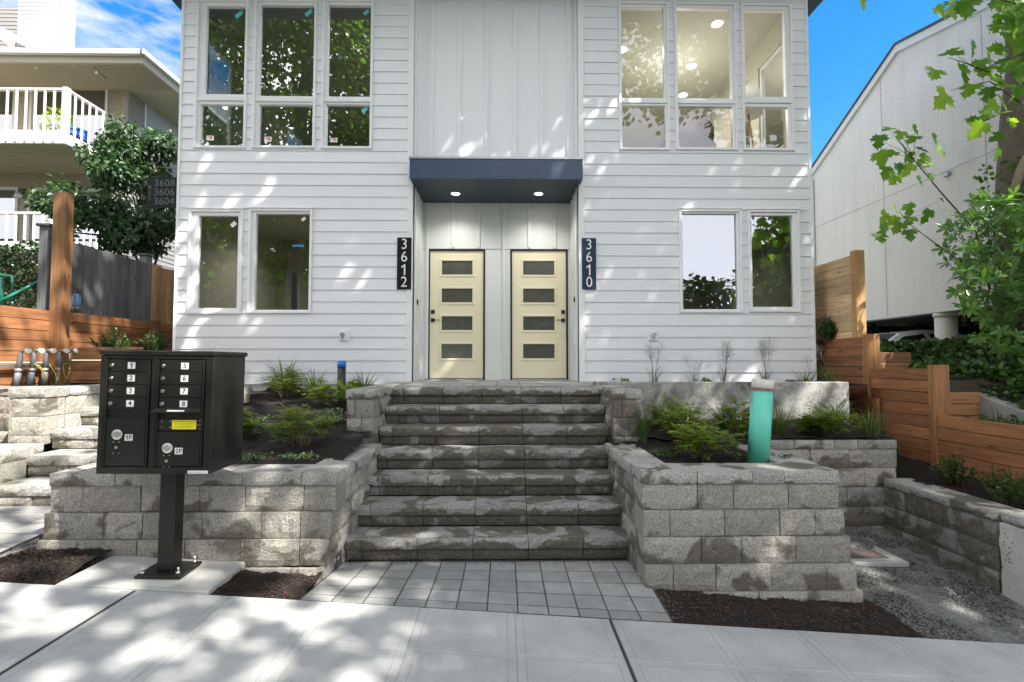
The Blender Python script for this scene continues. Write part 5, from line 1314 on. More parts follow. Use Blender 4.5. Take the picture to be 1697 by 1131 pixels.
# roof + rake trim
rp_ = [(ye.y + .35, ye.z - .22), (yk.y, yk.z + .03), (2.6, yk.z + .03 - slope2 * (yk.y - 2.6))]
for (a, b) in zip(rp_, rp_[1:]):
    MB().add([(SX - .10, a[0], a[1]), (22, a[0], a[1]), (22, b[0], b[1]), (SX - .10, b[0], b[1]), (SX - .10, a[0], a[1] + .05), (22, a[0], a[1] + .05), (22, b[0], b[1] + .05), (SX - .10, b[0], b[1] + .05)], [(0,1,2,3),(4,7,6,5),(0,3,7,4),(0,4,5,1),(3,2,6,7)]).build('roof', M['roofm'], S)
    MB().add([(SX - .07, a[0], a[1] - .17), (SX - .07, b[0], b[1] - .17), (SX - .07, b[0], b[1] - .002), (SX - .07, a[0], a[1] - .002), (SX, a[0], a[1] - .17), (SX, b[0], b[1] - .17)], [(0, 1, 2, 3), (0, 4, 5, 1)]).build('rake_board', M['whitepaint'], S)
# control joints: thin proud metal beads
jb = MB()
j0, j1 = at(1358, 375, X=SX), at(1637, 254, X=SX); zj = (j0.z + j1.z) / 2
jb.box(SX - .006, SX - .001, 3.2, ye.y - .1, zj - .006, zj + .006)
for px in (1464, 1636): 
    y = at(px, 300, X=SX).y; zt_ = ye.z + (yk.z - ye.z) * (ye.y - y) / (ye.y - yk.y) if y > yk.y else yk.z - slope2 * (yk.y - y)
    jb.box(SX - .006, SX - .001, y - .006, y + .006, zbot + .02, zj - .02); jb.box(SX - .006, SX - .001, y - .006, y + .006, zj + .02, zt_ - .2)
jb.build('control_joint', M['joint'], S)
wl_ = at(1568, 290, X=SX - .05); MB().cbox(SX - .08, SX - .002, wl_.y - .06, wl_.y + .06, wl_.z - .04, wl_.z + .05, .01).build('vent_hood', M['galv'], S)
MB().tube([(SX - .06, ye.y - .08, 1.2), (SX - .06, ye.y - .08, ye.z - .3)], .05, 10).build('downspout', M['whitepaint'], S)
for (px, py) in ((1578, 540), (1500, 540)):
    c0 = at(px, py, X=SX + .35)
    if px == 1578: MB().cyl((SX + .22, c0.y, .9), .19, zbot - .9 - .002, 24).cyl((SX + .22, c0.y, zbot - .09), .215, .085, 24).build('column', M['stucco'], S)
MB().cyl((14, 12.5, .9), .19, zbot - .9, 20).build('column', M['stucco'], S)
MB().box(17, 17.2, 3, 15, .9, zbot).build('carport_back_wall', M['concwall'], S)
# far white building in the gap
FB = empty('far_building', (13, 24, 1.3), 'white apartment building glimpsed between the townhouse and the stucco wall', 'building')
fa, fb_ = at(1338, 300, Y=24), at(1400, 300, Y=24)
mb = MB(); mb.box(fa.x - 1, fb_.x + 3, 24, 30, 1.1, 10.3); mb.build('wall', M['whitepaint'], FB)
for (y0, y1) in ((300, 316), (362, 392), (400, 432)):
    a = at(1344, y0, Y=23.98); b = at(1360, y1, Y=23.98); w_ = MB().cbox(a.x, b.x + .9, 23.93, 23.99, b.z, a.z).build('window', M['vsidinggrey'], FB)
    MB().box(a.x + .06, b.x + .84, 23.915, 23.925, b.z + .06, a.z - .06).build('pane', M['carglass'], w_)
MB().box(fa.x - 1, fb_.x + 3, 23.6, 24, at(1344, 350, Y=23.8).z - .1, at(1344, 350, Y=23.8).z).build('balcony_slab', M['vsidinggrey'], FB)
# ------------------------------------------------------------ parked car under the building
CR = empty('parked_car', (10.4, 12.3, 1.13), 'silver car parked under the raised stucco building, only its roof showing', 'car')
def car(parent, cx, cy, z0):
    Lh = 2.2
    side = [(-2.2, .45), (-2.18, .75), (-1.9, .95), (-1.35, 1.02), (-.75, 1.38), (-.2, 1.46), (.35, 1.44), (.95, 1.28), (1.45, .98), (2.0, .92), (2.2, .75), (2.2, .35), (-2.2, .35)]
    def wid(z): return .88 if z < .95 else .88 - (z - .95) * .42
    n = len(side); mb = MB(); vs = [(cx + x, cy - wid(z), z0 + z) for x, z in side] + [(cx + x, cy + wid(z), z0 + z) for x, z in side]
    mb.add(vs, [tuple(range(n))[::-1], tuple(range(n, 2 * n))] + [(i, (i + 1) % n, (i + 1) % n + n, i + n) for i in range(n)]); mb.build('car_body', M['carbody'], parent)
    for sgn in (-1, 1):
        for pts in ([(-1.12, 1.04), (-.70, 1.30), (-.22, 1.36), (-.15, 1.04)], [(-.05, 1.04), (-.10, 1.36), (.34, 1.34), (.86, 1.20), (1.20, 1.03)]):
            vs = [(cx + x, cy + sgn * (wid(z) + .006), z0 + z) for x, z in pts]
            MB().add(vs, [tuple(range(len(pts)))]).build('side_window', M['carglass'], parent)
        for wx in (-1.35, 1.35):
            t = MB().cyl((cx + wx, cy + sgn * .80 - .1, z0 + .31), .31, .2, 24, axis='Y').build('wheel', M['tyre'], parent)
            MB().cyl((cx + wx, cy + sgn * .80 + (.101 if sgn > 0 else -.112), z0 + .31), .19, .01, 18, axis='Y').build('rim', M['chrome'], t)
    for (xa, za, xb, zb_) in ((-1.33, 1.035, -.77, 1.375), (1.43, 1.0, .97, 1.27)):
        vs = [(cx + xa, cy - .74, z0 + za + .008), (cx + xa, cy + .74, z0 + za + .008), (cx + xb, cy + .62, z0 + zb_ + .008), (cx + xb, cy - .62, z0 + zb_ + .008)]
        MB().add(vs, [(0, 1, 2, 3)]).build('windscreen', M['carglass'], parent)
    for y in (-.62, .62):
        MB().cbox(cx - 2.215, cx - 2.19, cy + y - .15, cy + y + .15, z0 + .62, z0 + .74, .01).build('headlight', M['label'], parent)
        MB().cbox(cx + 2.19, cx + 2.215, cy + y - .15, cy + y + .15, z0 + .66, z0 + .80, .01).build('tail_light', M['red'], parent)
car(CR, 9.75, 12.2, 1.02)
# ------------------------------------------------------------ vegetation
def norm(a): return a / np.maximum(np.linalg.norm(a, axis=-1, keepdims=True), 1e-9)
TP = {}
TP['diamond'] = (np.array([(0, 0, 0), (.5, .45, .06), (0, 1, 0), (-.5, .45, .06)]), [(0, 1, 2, 3)])
TP['ell'] = (np.array([(0, 0, 0), (.16, .25, .03), (.19, .6, .03), (0, 1, -.05), (-.19, .6, .03), (-.16, .25, .03), (0, .5, -.02)]), [(0, 1, 6), (1, 2, 6), (2, 3, 6), (3, 4, 6), (4, 5, 6), (5, 0, 6)])
TP['rhodo'] = (np.array([(0, 0, 0), (.13, .3, .02), (.185, .65, .02), (.10, .9, 0), (0, 1, -.03), (-.10, .9, 0), (-.185, .65, .02), (-.13, .3, .02), (0, .5, -.03)]), [(i, (i + 1) % 8, 8) for i in range(8)])
TP['drop'] = (np.array([(0, 0, 0), (.26, .3, .05), (.2, .65, .03), (0, 1, -.15), (-.2, .65, .03), (-.26, .3, .05)]), [(0, 1, 2, 3), (0, 3, 4, 5)])
def maple_t():
    o = [(0, 0), (.10, .02), (.30, -.10), (.28, .04), (.48, .02), (.40, .14), (.62, .30), (.45, .32), (.50, .44), (.28, .40), (.22, .36), (.27, .62), (.38, .66), (.22, .76), (.17, .90), (.08, .86), (0, 1.08)]
    pts = o + [(-x, y) for x, y in o[::-1][1:-1]]
    v = [(x, y, .12 * abs(x) - .10 * (y - .3) ** 2) for x, y in pts]; c = len(v); v.append((0, .28, -.02))
    return np.array(v), [(i, (i + 1) % c, c) for i in range(c)]
TP['maple'] = maple_t()
def foliage(name, tpl, P, F, U, S, m, parent=None, wid=1.0, origin=None):
    """many leaves: base point P, growing direction F, up hint U, size S"""
    tv, tf = TP[tpl]; N_ = len(P); k = len(tv)
    F = norm(F); Rt = norm(np.cross(F, U)); U2 = np.cross(Rt, F)
    V = P[:, None, :] + S[:, None, None] * (tv[None, :, 0, None] * wid * Rt[:, None, :] + tv[None, :, 1, None] * F[:, None, :] + tv[None, :, 2, None] * U2[:, None, :])
    V = V.reshape(-1, 3).astype(np.float32)
    fl = [len(f) for f in tf]; base = np.concatenate([np.array(f) for f in tf]); nl = len(base)
    idx = (base[None, :] + (np.arange(N_) * k)[:, None]).reshape(-1).astype(np.int32)
    tot = np.tile(np.array(fl, dtype=np.int32), N_); start = np.concatenate([[0], np.cumsum(tot)[:-1]]).astype(np.int32)
    me = bpy.data.meshes.new(name); me.vertices.add(len(V)); me.vertices.foreach_set('co', V.ravel())
    me.loops.add(len(idx)); me.loops.foreach_set('vertex_index', idx); me.polygons.add(len(tot)); me.polygons.foreach_set('loop_start', start)
    me.update(calc_edges=True); me.validate()
    at_ = me.attributes.new('rnd', 'FLOAT', 'POINT'); at_.data.foreach_set('value', np.repeat(rng.random(N_), k).astype(np.float32))
    me.materials.append(m)
    return put(name, me, parent)
def rdir(n, up=0.0, flat=1.0):
    d = rng.normal(size=(n, 3)); d[:, 2] *= flat; d = norm(d); d[:, 2] += up; return norm(d)
def clumps(centers, rad, per, sq=.8):
    c = np.repeat(np.asarray(centers, float), per, axis=0); r = np.repeat(np.asarray(rad, float) * np.ones(len(centers)), per)
    o = rng.normal(size=(len(c), 3)); o[:, 2] *= sq; o = norm(o) * (rng.random((len(c), 1)) ** .45)
    return c + o * r[:, None], o
def crown_pts(c, r, n, shell=.45, clip=None):
    d = norm(rng.normal(size=(n, 3))); q = shell + (1 - shell) * rng.random((n, 1)) ** .5
    p = np.asarray(c) + d * q * np.asarray(r)
    return p
UPV = np.array([[0, 0, 1.0]])
def grass_clump(name, c, n, h, spread, m, parent=None, wdt=.006, droop=.6, seg=5, lean=(0, 0)):
    vs = []; fs = []; rn = []
    for i in range(n):
        a = random.uniform(0, 6.283); r0 = random.random() ** .7 * spread * .25; L_ = h * random.uniform(.55, 1.1); sp = spread * random.uniform(.3, 1.0)
        w_ = wdt * random.uniform(.7, 1.2); b = len(vs); k = random.random()
        side = Vector((-math.sin(a), math.cos(a), 0))
        for j in range(seg + 1):
            t = j / seg; rad = r0 + sp * t ** 1.7; z = L_ * (t - droop * .55 * t ** 3 * (sp / spread))
            p = Vector((c[0] + math.cos(a) * rad + lean[0] * t * t, c[1] + math.sin(a) * rad + lean[1] * t * t, c[2] + z)); ww = w_ * (1 - t ** 2 * .95)
            vs += [tuple(p - side * ww), tuple(p + side * ww)]
        for j in range(seg): q = b + 2 * j; fs.append((q, q + 1, q + 3, q + 2))
        rn += [k] * (2 * (seg + 1))
    me = bpy.data.meshes.new(name); me.from_pydata(vs, [], fs); me.update()
    at_ = me.attributes.new('rnd', 'FLOAT', 'POINT'); at_.data.foreach_set('value', rn); me.materials.append(m)
    return put(name, me, parent)
# --- shrubs
def nandina(c, r, h, label, n=1.0, name='shrub', cat='shrub', group='feathery shrubs in the planting beds'):
    r *= 1.12; h *= 1.08
    E_ = empty(name, c, label, cat, group); mb = MB(); P = []; F = []; S = []; U = []
    ns = int(13 * n) + 5
    for i in range(ns):
        a = random.uniform(0, 6.28); t = random.random() ** .6; tip = Vector((c[0] + math.cos(a) * r * t * .8, c[1] + math.sin(a) * r * t * .8, c[2] + h * (1.0 - .45 * t * t) * random.uniform(.72, 1.0)))
        b = Vector((c[0] + math.cos(a) * .03, c[1] + math.sin(a) * .03, c[2] - .02)); mid = (b + tip) / 2 + Vector((0, 0, h * .08)); mb.tube([b, mid, tip], [.005, .004, .002], 4, False)
        for q in range(int(9)):
            s = .35 + .65 * q / 8; base = b.lerp(mid, s * 2) if s < .5 else mid.lerp(tip, s * 2 - 1)
            d0 = Vector((math.cos(a + random.uniform(-1.6, 1.6)), math.sin(a + random.uniform(-1.6, 1.6)), random.uniform(-.1, .7))).normalized()
            Lb = r * random.uniform(.35, .6)
            for u in range(7):
                w_ = (u + 1) / 7; pt = base + d0 * Lb * w_ + Vector((0, 0, -.15 * Lb * w_ * w_))
                sd_ = d0.cross(Vector((0, 0, 1))).normalized()
                for sg in (-1, 1):
                    P.append(tuple(pt)); F.append(tuple(d0 * .6 + sd_ * sg * .8 + Vector((0, 0, random.uniform(-.3, .3))))); U.append((random.uniform(-.4, .4), random.uniform(-.4, .4), 1)); S.append(random.uniform(.028, .050))
    mb.build('stem', M['stem'], E_); foliage('foliage', 'ell', np.array(P), np.array(F), np.array(U), np.array(S), M['l_nandina'], E_)
    return E_
def boxwood(c, r, h, label, group='small boxwood shrubs', m='l_box', dens=1.0, s=.024):
    E_ = empty('boxwood_shrub', c, label, 'shrub', group); mb = MB(); P = []; F = []; S = []
    for i in range(int(46 * dens)):
        a = random.uniform(0, 6.28); t = random.random() ** .5; tip = Vector((c[0] + math.cos(a) * r * t, c[1] + math.sin(a) * r * t, c[2] + h * (1.0 - .5 * t ** 2.2) * random.uniform(.7, 1.12)))
        b = Vector((c[0] + math.cos(a) * r * t * .35, c[1] + math.sin(a) * r * t * .35, c[2])); mb.tube([b, tip], [.004, .0015], 4, False); ax = (tip - b)
        for q in range(26):
            s_ = .2 + .8 * q / 25; p = b + ax * s_; aa = q * 2.4 + i
            P.append(tuple(p)); F.append((math.cos(aa), math.sin(aa), .75)); S.append(random.uniform(.8, 1.25) * s)
    P = np.array(P); mb.build('stem', M['stem'], E_); foliage('foliage', 'ell', P, np.array(F), rdir(len(P), 1.0), np.array(S), M[m], E_, wid=1.8)
    return E_
def groundcover(c, rx, ry, label, n=160, m='l_var', s=.022, h=.05, zf=None, cat='ground cover plant', name='ground_cover'):
    x = c[0] + rx * rng.uniform(-1, 1, n) * rng.random(n) ** .4; y = c[1] + ry * rng.uniform(-1, 1, n) * rng.random(n) ** .4
    z = np.array([(zf(a, b) if zf else c[2]) for a, b in zip(x, y)]) + rng.random(n) * h
    P = np.stack([x, y, z], 1); o = foliage(name, 'ell', P, rdir(n, .3, .6), rdir(n, 1.2), s * rng.uniform(.7, 1.3, n), M[m], None, wid=2.0)
    return tag(o, label, cat, 'low creeping plants in the mulch', kind='stuff')
def gclump(c, h, sp, label, n=70, m='l_grass', wdt=.005, droop=.6, lean=(0, 0), seeds=0, group='ornamental grass clumps'):
    E_ = empty('ornamental_grass', c, label, 'ornamental grass', group); grass_clump('blades', c, n, h, sp, M[m], E_, wdt, droop, lean=lean)
    if seeds:
        mb = MB()
        for i in range(seeds):
            a = random.uniform(0, 6.28); L_ = h * random.uniform(1.0, 1.45); tip = Vector((c[0] + math.cos(a) * sp * random.uniform(.1, .6), c[1] + math.sin(a) * .1, c[2] + L_)); b = Vector(c)
            mb.tube([b, b.lerp(tip, .5) + Vector((0, 0, .03)), tip], [.0022, .0018, .0008], 4, False)
            for k in range(26):
                s_ = .6 + .4 * random.random(); p = b.lerp(tip, s_); d = Vector((random.uniform(-1, 1), random.uniform(-1, 1), random.uniform(.1, .9))).normalized() * .10 * (1.25 - s_) * 2.2
                mb.tube([p, p + d], [.0009, .0006], 3, False); q = p + d; mb.add([q, q + Vector((.004, 0, .003)), q + Vector((0, .002, .008)), q + Vector((-.004, 0, .003))], [(0, 1, 2, 3)])
        mb.build('seed_heads', M['seed'], E_)
    return E_
M['seed'] = simple('seed_head', (.20, .21, .16), .8, var=.3)
def on(px, py, zf, y0=3.6, y1=8):
    y = y0
    while y < y1:
        p = at(px, py, Y=y)
        if p.z <= zf(p.x, y): return (p.x, y, zf(p.x, y))
        y += .02
    return (p.x, y1, zf(p.x, y1))
zL = lambda x, y: zbl(x, y) + .02
zR = lambda x, y: zbr(x, y) + .01
nandina(on(500, 744, zL), .26, .40, 'feathery green shrub in the middle of the upper left mulch bed')
nandina(on(472, 662, zL), .27, .42, 'orange tipped feathery shrub against the white siding, nearest the mailbox')
nandina(on(553, 676, zL), .30, .36, 'feathery shrub in front of the black pipe stub with blue top')
nandina(on(404, 730, zL), .16, .30, 'feathery shrub peeking out behind the right edge of the mailbox')
nandina(on(640 - 55, 660, zL), .12, .22, 'small bronze feathery shrub beside the left block pillar')
gclump(on(470, 650, zL), .62, .42, 'tall blue green grass behind the orange tipped shrub by the siding', 80)
gclump(on(520, 655, zL), .46, .36, 'loose grass clump between the two feathery shrubs at the white siding', 60)
gclump(on(604, 652, zL), .40, .40, 'grass clump arching right of the black pipe stub', 70)
gclump(on(582, 653, zL), .32, .30, 'smaller grass clump just behind the black pipe stub', 40)
groundcover(on(440, 698, zL), .14, .12, 'variegated creeping plant left of the middle feathery shrub', zf=zL, n=140)
groundcover(on(548, 702, zL), .18, .14, 'creeping plant with pale leaves beside the left block pillar', zf=zL, n=260, h=.14, s=.03)
groundcover(on(497, 763, zL), .20, .08, 'creeping plant behind the left wall cap, right patch', zf=zL, n=170)
groundcover(on(420, 763, zL), .18, .07, 'creeping plant behind the left wall cap next to the mailbox', zf=zL, n=120)
nandina(on(1168, 762, zR), .27, .34, 'front feathery shrub in the right planter left of the teal pipe')
nandina(on(1140, 738, zR), .28, .42, 'taller feathery shrub behind the front one in the right planter')
nandina(on(1108, 715, zR), .22, .36, 'dark feathery shrub at the left back of the right planter')
nandina(on(1225, 728, zR), .20, .38, 'feathery shrub just behind the teal pipe to its left')
nandina(on(1376, 726, zR, y1=6.5), .28, .32, 'feathery shrub before the right end of the cast concrete wall')
gclump(on(1067, 735, zR), .50, .14, 'upright thin grass beside the right step pillar', 60)
gclump(on(1195, 720, zR, y1=6.5), .42, .34, 'grass clump leaning left before the cast concrete wall', 60, lean=(-.12, 0))
gclump(on(1290, 722, zR, y1=6.5), .46, .36, 'grass clump right of the teal pipe before the cast concrete wall', 80)
gclump(on(1440, 722, zR, y1=6.6), .40, .42, 'grass clump by the cedar boards right of the concrete wall', 80)
gclump((4.2, 6.4, .97), .35, .36, 'low grass in the corner between concrete wall and cedar boards', 60)
groundcover(on(1295, 762, zR, y1=4.9), .14, .06, 'creeping plant at the foot of the teal pipe, right side', m='l_ivy', n=60, zf=zR)
groundcover(on(1235, 762, zR, y1=4.9), .14, .06, 'creeping plant between the front shrub and the teal pipe', m='l_ivy', n=90, zf=zR)
groundcover(on(1105, 757, zR, y1=5), .12, .10, 'creeping plant inside the left corner of the right planter', m='l_box', n=120, zf=zR)
nandina(on(1345, 722, zR, y1=6.5), .16, .2, 'low feathery plant between the grass and the shrub at the concrete wall')
zB = lambda x, y: .45 + (y - 4.2) * .05
boxwood(on(1582, 806, zB), .20, .30, 'boxwood before the cedar wall in the middle of the side bed')
boxwood(on(1668, 838, zB), .22, .34, 'boxwood above the low dark block wall, nearest the street')
boxwood((4.62, 6.3, .60), .20, .34, 'boxwood furthest back in the side bed below the cedar post')
boxwood((4.42, 5.95, .56), .16, .26, 'small boxwood at the back corner of the side bed')
# wispy grasses on the concrete wall
for (px, h, sp, sd_, lb) in ((1083, .42, .28, 5, 'wispy seeding grass nearest the right step pillar'), (1150, .26, .30, 2, 'low wispy grass left of centre above the concrete wall'), (1200, .40, .20, 6, 'narrow wispy seeding grass in the middle above the concrete wall'), (1270, .44, .30, 9, 'tallest wispy seeding grass above the teal pipe'), (1335, .30, .36, 1, 'arching grass above the right part of the concrete wall'), (1375, .36, .40, 1, 'full grass clump spilling over the right end of the concrete wall')):
    p = at(px, 628, Y=7.05); gclump((p.x, 7.05, 1.44), h, sp, lb, 26 if sd_ > 1 else 60, 'l_wispy' if sd_ > 1 else 'l_grass', .0035, .8, seeds=sd_)
for (px, lb) in ((1030, 'tiny yellow green seedling on the wall top by the step pillar'), (1170, 'small leafy weed above the middle of the concrete wall')):
    p = at(px, 628, Y=6.95); groundcover((p.x, 6.95, 1.44), .14, .06, lb, n=60, m='l_var' if px < 1100 else 'l_box', s=.04, h=.07)
# left planter shrubs
boxwood((-5.72, 7.55, 1.86), .26, .34, 'boxwood in the left cedar planter nearest the post', s=.026)
boxwood((-5.52, 8.15, 1.86), .24, .34, 'boxwood in the middle of the left cedar planter', s=.026)
boxwood((-5.30, 8.9, 1.86), .24, .30, 'boxwood at the house end of the left cedar planter', s=.026)
gclump((-5.45, 7.5, 1.88), .22, .16, 'pale green grass tuft between the planter boxwoods', 30)
gclump((-6.25, 7.6, 2.40), .28, .18, 'bright grass tuft on top of the left cedar wall', 30, 'l_wispy', .009)
gclump((-6.1, 10.0, 2.3), .50, .16, 'thin upright bright plant before the tan fence', 14, 'l_wispy', .012)
# boxwood behind right house corner
boxwood((4.93, 7.75, 2.06), .17, .36, 'boxwood at the right house corner on top of the cedar wall', s=.03)
# bank grasses
for (x, y, h, lb) in ((5.35, 6.35, .34, 'grass clump behind the upper cedar post on the bank'), (5.45, 5.6, .36, 'grass clump by the curb above the cedar wall'), (5.30, 5.2, .30, 'grass clump nearest the street above the cedar wall'), (5.3, 7.3, .28, 'grass tuft at the foot of the pale fence post')):
    gclump((x, y, zbank(x, y) + .02), h, .34, lb, 60)
# ivy bank
def ivy(name, x0, x1, y0, y1, n, label, s=.06, m='l_ivy', hh=.30):
    x = rng.uniform(x0, x1, n); y = rng.uniform(y0, y1, n); z = np.array([zbank(a, b) + max(0, nz_(a, b, 2.1, hh * 1.3)) for a, b in zip(x, y)]) + rng.random(n) * .14
    P = np.stack([x, y, z], 1); o = foliage(name, 'drop', P, rdir(n, -.1, .7), rdir(n, .8), s * rng.uniform(.6, 1.3, n), M[m], None, wid=1.8); o['kind'] = 'stuff'; o['label'] = label
ivy('ivy', 5.7, 9.5, 4.6, 8.6, 14000, 'dark ivy covering the bank below the rhododendron', s=.075, hh=.12)
ivy('ivy', 5.55, 6.6, 5.0, 7.4, 2600, 'ivy creeping down to the pale curb', s=.065, hh=.1)
ivy('ivy', 5.15, 5.75, 6.5, 8.2, 500, 'sparse ivy over the bank top', s=.05)
ivy('ivy', 6.2, 8.8, 6.4, 8.4, 1500, 'bright ivy tips', m='l_crown', hh=.15)
# hedges
def hedge(label, x0, x1, y0, y1, z0, z1, n, m='l_hedge', s=.05, cat='hedge', name='hedge', rough=.12):
    E_ = empty(name, ((x0 + x1) / 2, (y0 + y1) / 2, z0), label, cat)
    P = np.stack([rng.uniform(x0, x1, n), rng.uniform(y0, y1, n), rng.uniform(z0, z1, n)], 1)
    k = n // 2; f = rng.integers(0, 3, k); P[:k][f == 0, 1] = y0 + .03; P[:k][f == 1, 2] = z1 - .03; P[:k][f == 2, 0] = x1 - .03
    for i in range(n): P[i] += Vector((mnoise.noise(Vector(P[i] * 2.2)), mnoise.noise(Vector(P[i] * 2.2 + 7)), mnoise.noise(Vector(P[i] * 2.2 + 3)))) * rough
    foliage('foliage', 'ell', P, rdir(n, .1), rdir(n, .6), s * rng.uniform(.7, 1.3, n), M[m], E_, wid=2.2)
    MB().box(x0 + .12, x1 - .12, y0 + .12, y1 - .1, z0, z1 - .14).build('inner_branches', M['soil'], E_)
hedge('dark clipped hedge behind the left cedar wall and green handrail', -11.5, -6.75, 8.2, 9.4, 2.3, 3.62, 30000, s=.042)
hedge('shaded hedge seen under the stucco building behind the car', 9.2, 17.0, 14.2, 15.2, .9, 2.9, 7000, m='l_crown', s=.11)
# potted plant leaves
P, o_ = clumps([(px_, 12.2, zb1 + .62)], [.34], 260); foliage('foliage', 'ell', P, norm(o_) + rdir(260) * .5, rdir(260, .8), rng.uniform(.05, .10, 260), M['l_yel'], Pt, wid=1.6)
# ------------------------------------------------------------ trees
def limb(mb, pts, r0, r1, n=8):
    k = len(pts); mb.tube(pts, [r0 + (r1 - r0) * i / (k - 1) for i in range(k)], n, True)
def wig(a, b, k=5, amp=.06):
    a = Vector(a); b = Vector(b); L_ = (b - a).length
    return [a.lerp(b, i / k) + Vector((random.uniform(-1, 1), random.uniform(-1, 1), random.uniform(-.6, .6))) * amp * L_ * (0 < i < k) for i in range(k + 1)]
def tree(label, base, top_z, crown_c, crown_r, n_cl, per, leaf, cl_r, m, tpl='drop', tr=.2, cat='tree', group=None, wid=1.5, shell=.5, extra=None, droop=-.2, bark='bark', centers=None, flat=.8):
    E_ = empty('tree', base, label, cat, group); mb = MB()
    trunk = wig(base, (crown_c[0], crown_c[1], top_z), 6, .03); limb(mb, trunk, tr, tr * .45, 12)
    C = crown_pts(crown_c, crown_r, n_cl, shell) if centers is None else np.array(centers)
    for i in range(0, len(C), max(1, len(C) // 26)):
        s = random.choice(trunk[3:]); limb(mb, wig(s, C[i], 4, .07), tr * .28, .012, 5)
    mb.build('trunk', M[bark], E_)
    P, o_ = clumps(C, cl_r, per, flat); F = norm(o_) * .6 + rdir(len(P)) * .8; F[:, 2] += droop
    foliage('crown', tpl, P, F, rdir(len(P), .9), leaf * rng.uniform(.65, 1.25, len(P)), M[m], E_, wid=wid)
    return E_
# dark drooping tree behind the left fence: crown lobes measured in the picture
cs = []
for (px, py, Y, r, k) in ((215, 235, 10.4, 26, 7), (170, 250, 10.3, 30, 8), (250, 265, 10.6, 30, 8), (200, 300, 10.2, 34, 10), (270, 320, 10.5, 26, 8), (160, 290, 10.2, 22, 5), (100, 330, 9.4, 26, 7), (130, 350, 9.3, 20, 4), (180, 345, 9.6, 26, 8), (235, 365, 9.8, 34, 12), (280, 370, 10.2, 24, 8), (190, 388, 9.4, 20, 5), (195, 212, 10.4, 12, 2), (268, 235, 10.8, 16, 4), (285, 245, 11, 14, 3), (68, 325, 9.4, 9, 1), (100, 385, 9.0, 9, 1), (250, 400, 10.0, 14, 3)):
    for i in range(k):
        a = random.uniform(0, 6.28); q = r * math.sqrt(random.random()); p = at(px + q * math.cos(a), py + q * .8 * math.sin(a), Y=Y + random.uniform(-.5, .5)); cs.append(tuple(p))
tree('dark green drooping tree behind the grey fence at the left house corner', (-6.95, 10.0, 2.3), 4.6, (-7.0, 10.1, 4.6), (1, 1, 1), 0, 85, .105, .25, 'l_tree', tr=.10, centers=cs, wid=1.25, droop=-.7)
# the big maple on the right: trunk, pale limb, single leaves
MP = empty('maple_tree', (7.75, 8.0, 1.9), 'big leaf maple at the right picture edge with ivy on its grey trunk', 'tree')
mb = MB()
def P_(px, py, Y): return at(px, py, Y=Y)
limb(mb, [P_(1680, 620, 8), P_(1677, 380, 8), P_(1679, 300, 8), P_(1683, 200, 8), P_(1690, 120, 8), P_(1700, 40, 8), P_(1712, -60, 8), (8.4, 7.8, 11)], .245, .13, 18)
mb.build('trunk', M['bark'], MP)
mb = MB(); limb(mb, [P_(1687, 150, 8), P_(1682, 90, 7.95), P_(1679, 40, 7.9), P_(1676, -20, 7.8), (7.2, 7.2, 9.5), (6.2, 6.2, 12)], .13, .06, 12); mb.build('limb', M['bark'], MP)
mb = MB(); limb(mb, [P_(1678, 330, 7.6), P_(1690, 285, 7.5), P_(1712, 240, 7.4), P_(1740, 190, 7.3)], .06, .05, 10); mb.build('limb', M['barkpale'], MP)
tw = MB()
def S1(cx, cy): return (1330 + cx * .3535, cy * .3535)
lm = [(795,215,45),(690,250,52),(620,340,50),(750,330,60),(660,460,62),(790,415,45),(900,230,42),(835,300,40),(800,570,45),(830,600,45),(720,30,54),(640,50,42),(770,25,54),(280,15,28),(930,222,52),(900,370,45),(950,400,50),(880,430,45),(920,640,34),(915,715,34),(980,570,30),(935,40,30),(975,20,34),(1000,250,50),(1010,330,50),(860,330,45),(890,500,40),(930,470,45),(960,300,50),(870,270,40),(1000,430,50),(1020,200,50),(690,60,40),(930,530,40),(860,540,35)]
ls = [(405,605,34),(360,655,38),(460,630,32),(520,650,38),(525,605,32),(615,645,38),(640,705,38),(360,735,44),(550,700,34),(420,720,36),(390,800,46),(450,790,46),(430,835,42),(500,790,38),(570,745,36),(590,770,34),(545,840,30),(600,825,24),(650,935,16),(480,700,36),(500,740,34),(385,1015,42),(430,975,28),(495,975,36),(585,1005,42),(505,1030,34),(430,1030,34),(380,1080,46),(500,1095,36),(360,1110,40),(450,1060,36)]
tvm, tfm = TP['maple']
mleaf = bpy.data.meshes.new('maple_leaf'); mleaf.from_pydata([tuple(v - np.array([0, .3, 0])) for v in tvm], [], tfm); mleaf.materials.append(M['l_maple'])
_a = mleaf.attributes.new('rnd', 'FLOAT', 'POINT'); _a.data.foreach_set('value', [0.0] * len(tvm))
def mleaf_put(parent, p, size, tilt=.7):
    d = Vector((random.uniform(-.7, .5), random.uniform(-.3, .3), random.uniform(-1, -.1))).normalized()       # tip hangs down
    n_ = Vector((random.uniform(-.5, .5), random.uniform(-1, -.3), random.uniform(.15, .9))).normalized(); n_ = (n_ - d * n_.dot(d)).normalized(); x = d.cross(n_)
    m3 = Matrix((x, d, n_)).transposed(); o = put('leaf', mleaf, parent, p, m3.to_euler()); o.scale = (size, size, size); return o
for (cx, cy, s) in lm:
    px, py = S1(cx, cy); Y = 6.4 + random.uniform(-.2, .3); p = at(px, py, Y=Y); mleaf_put(MP, p, s * .3535 * 2.0 * Y / 850)
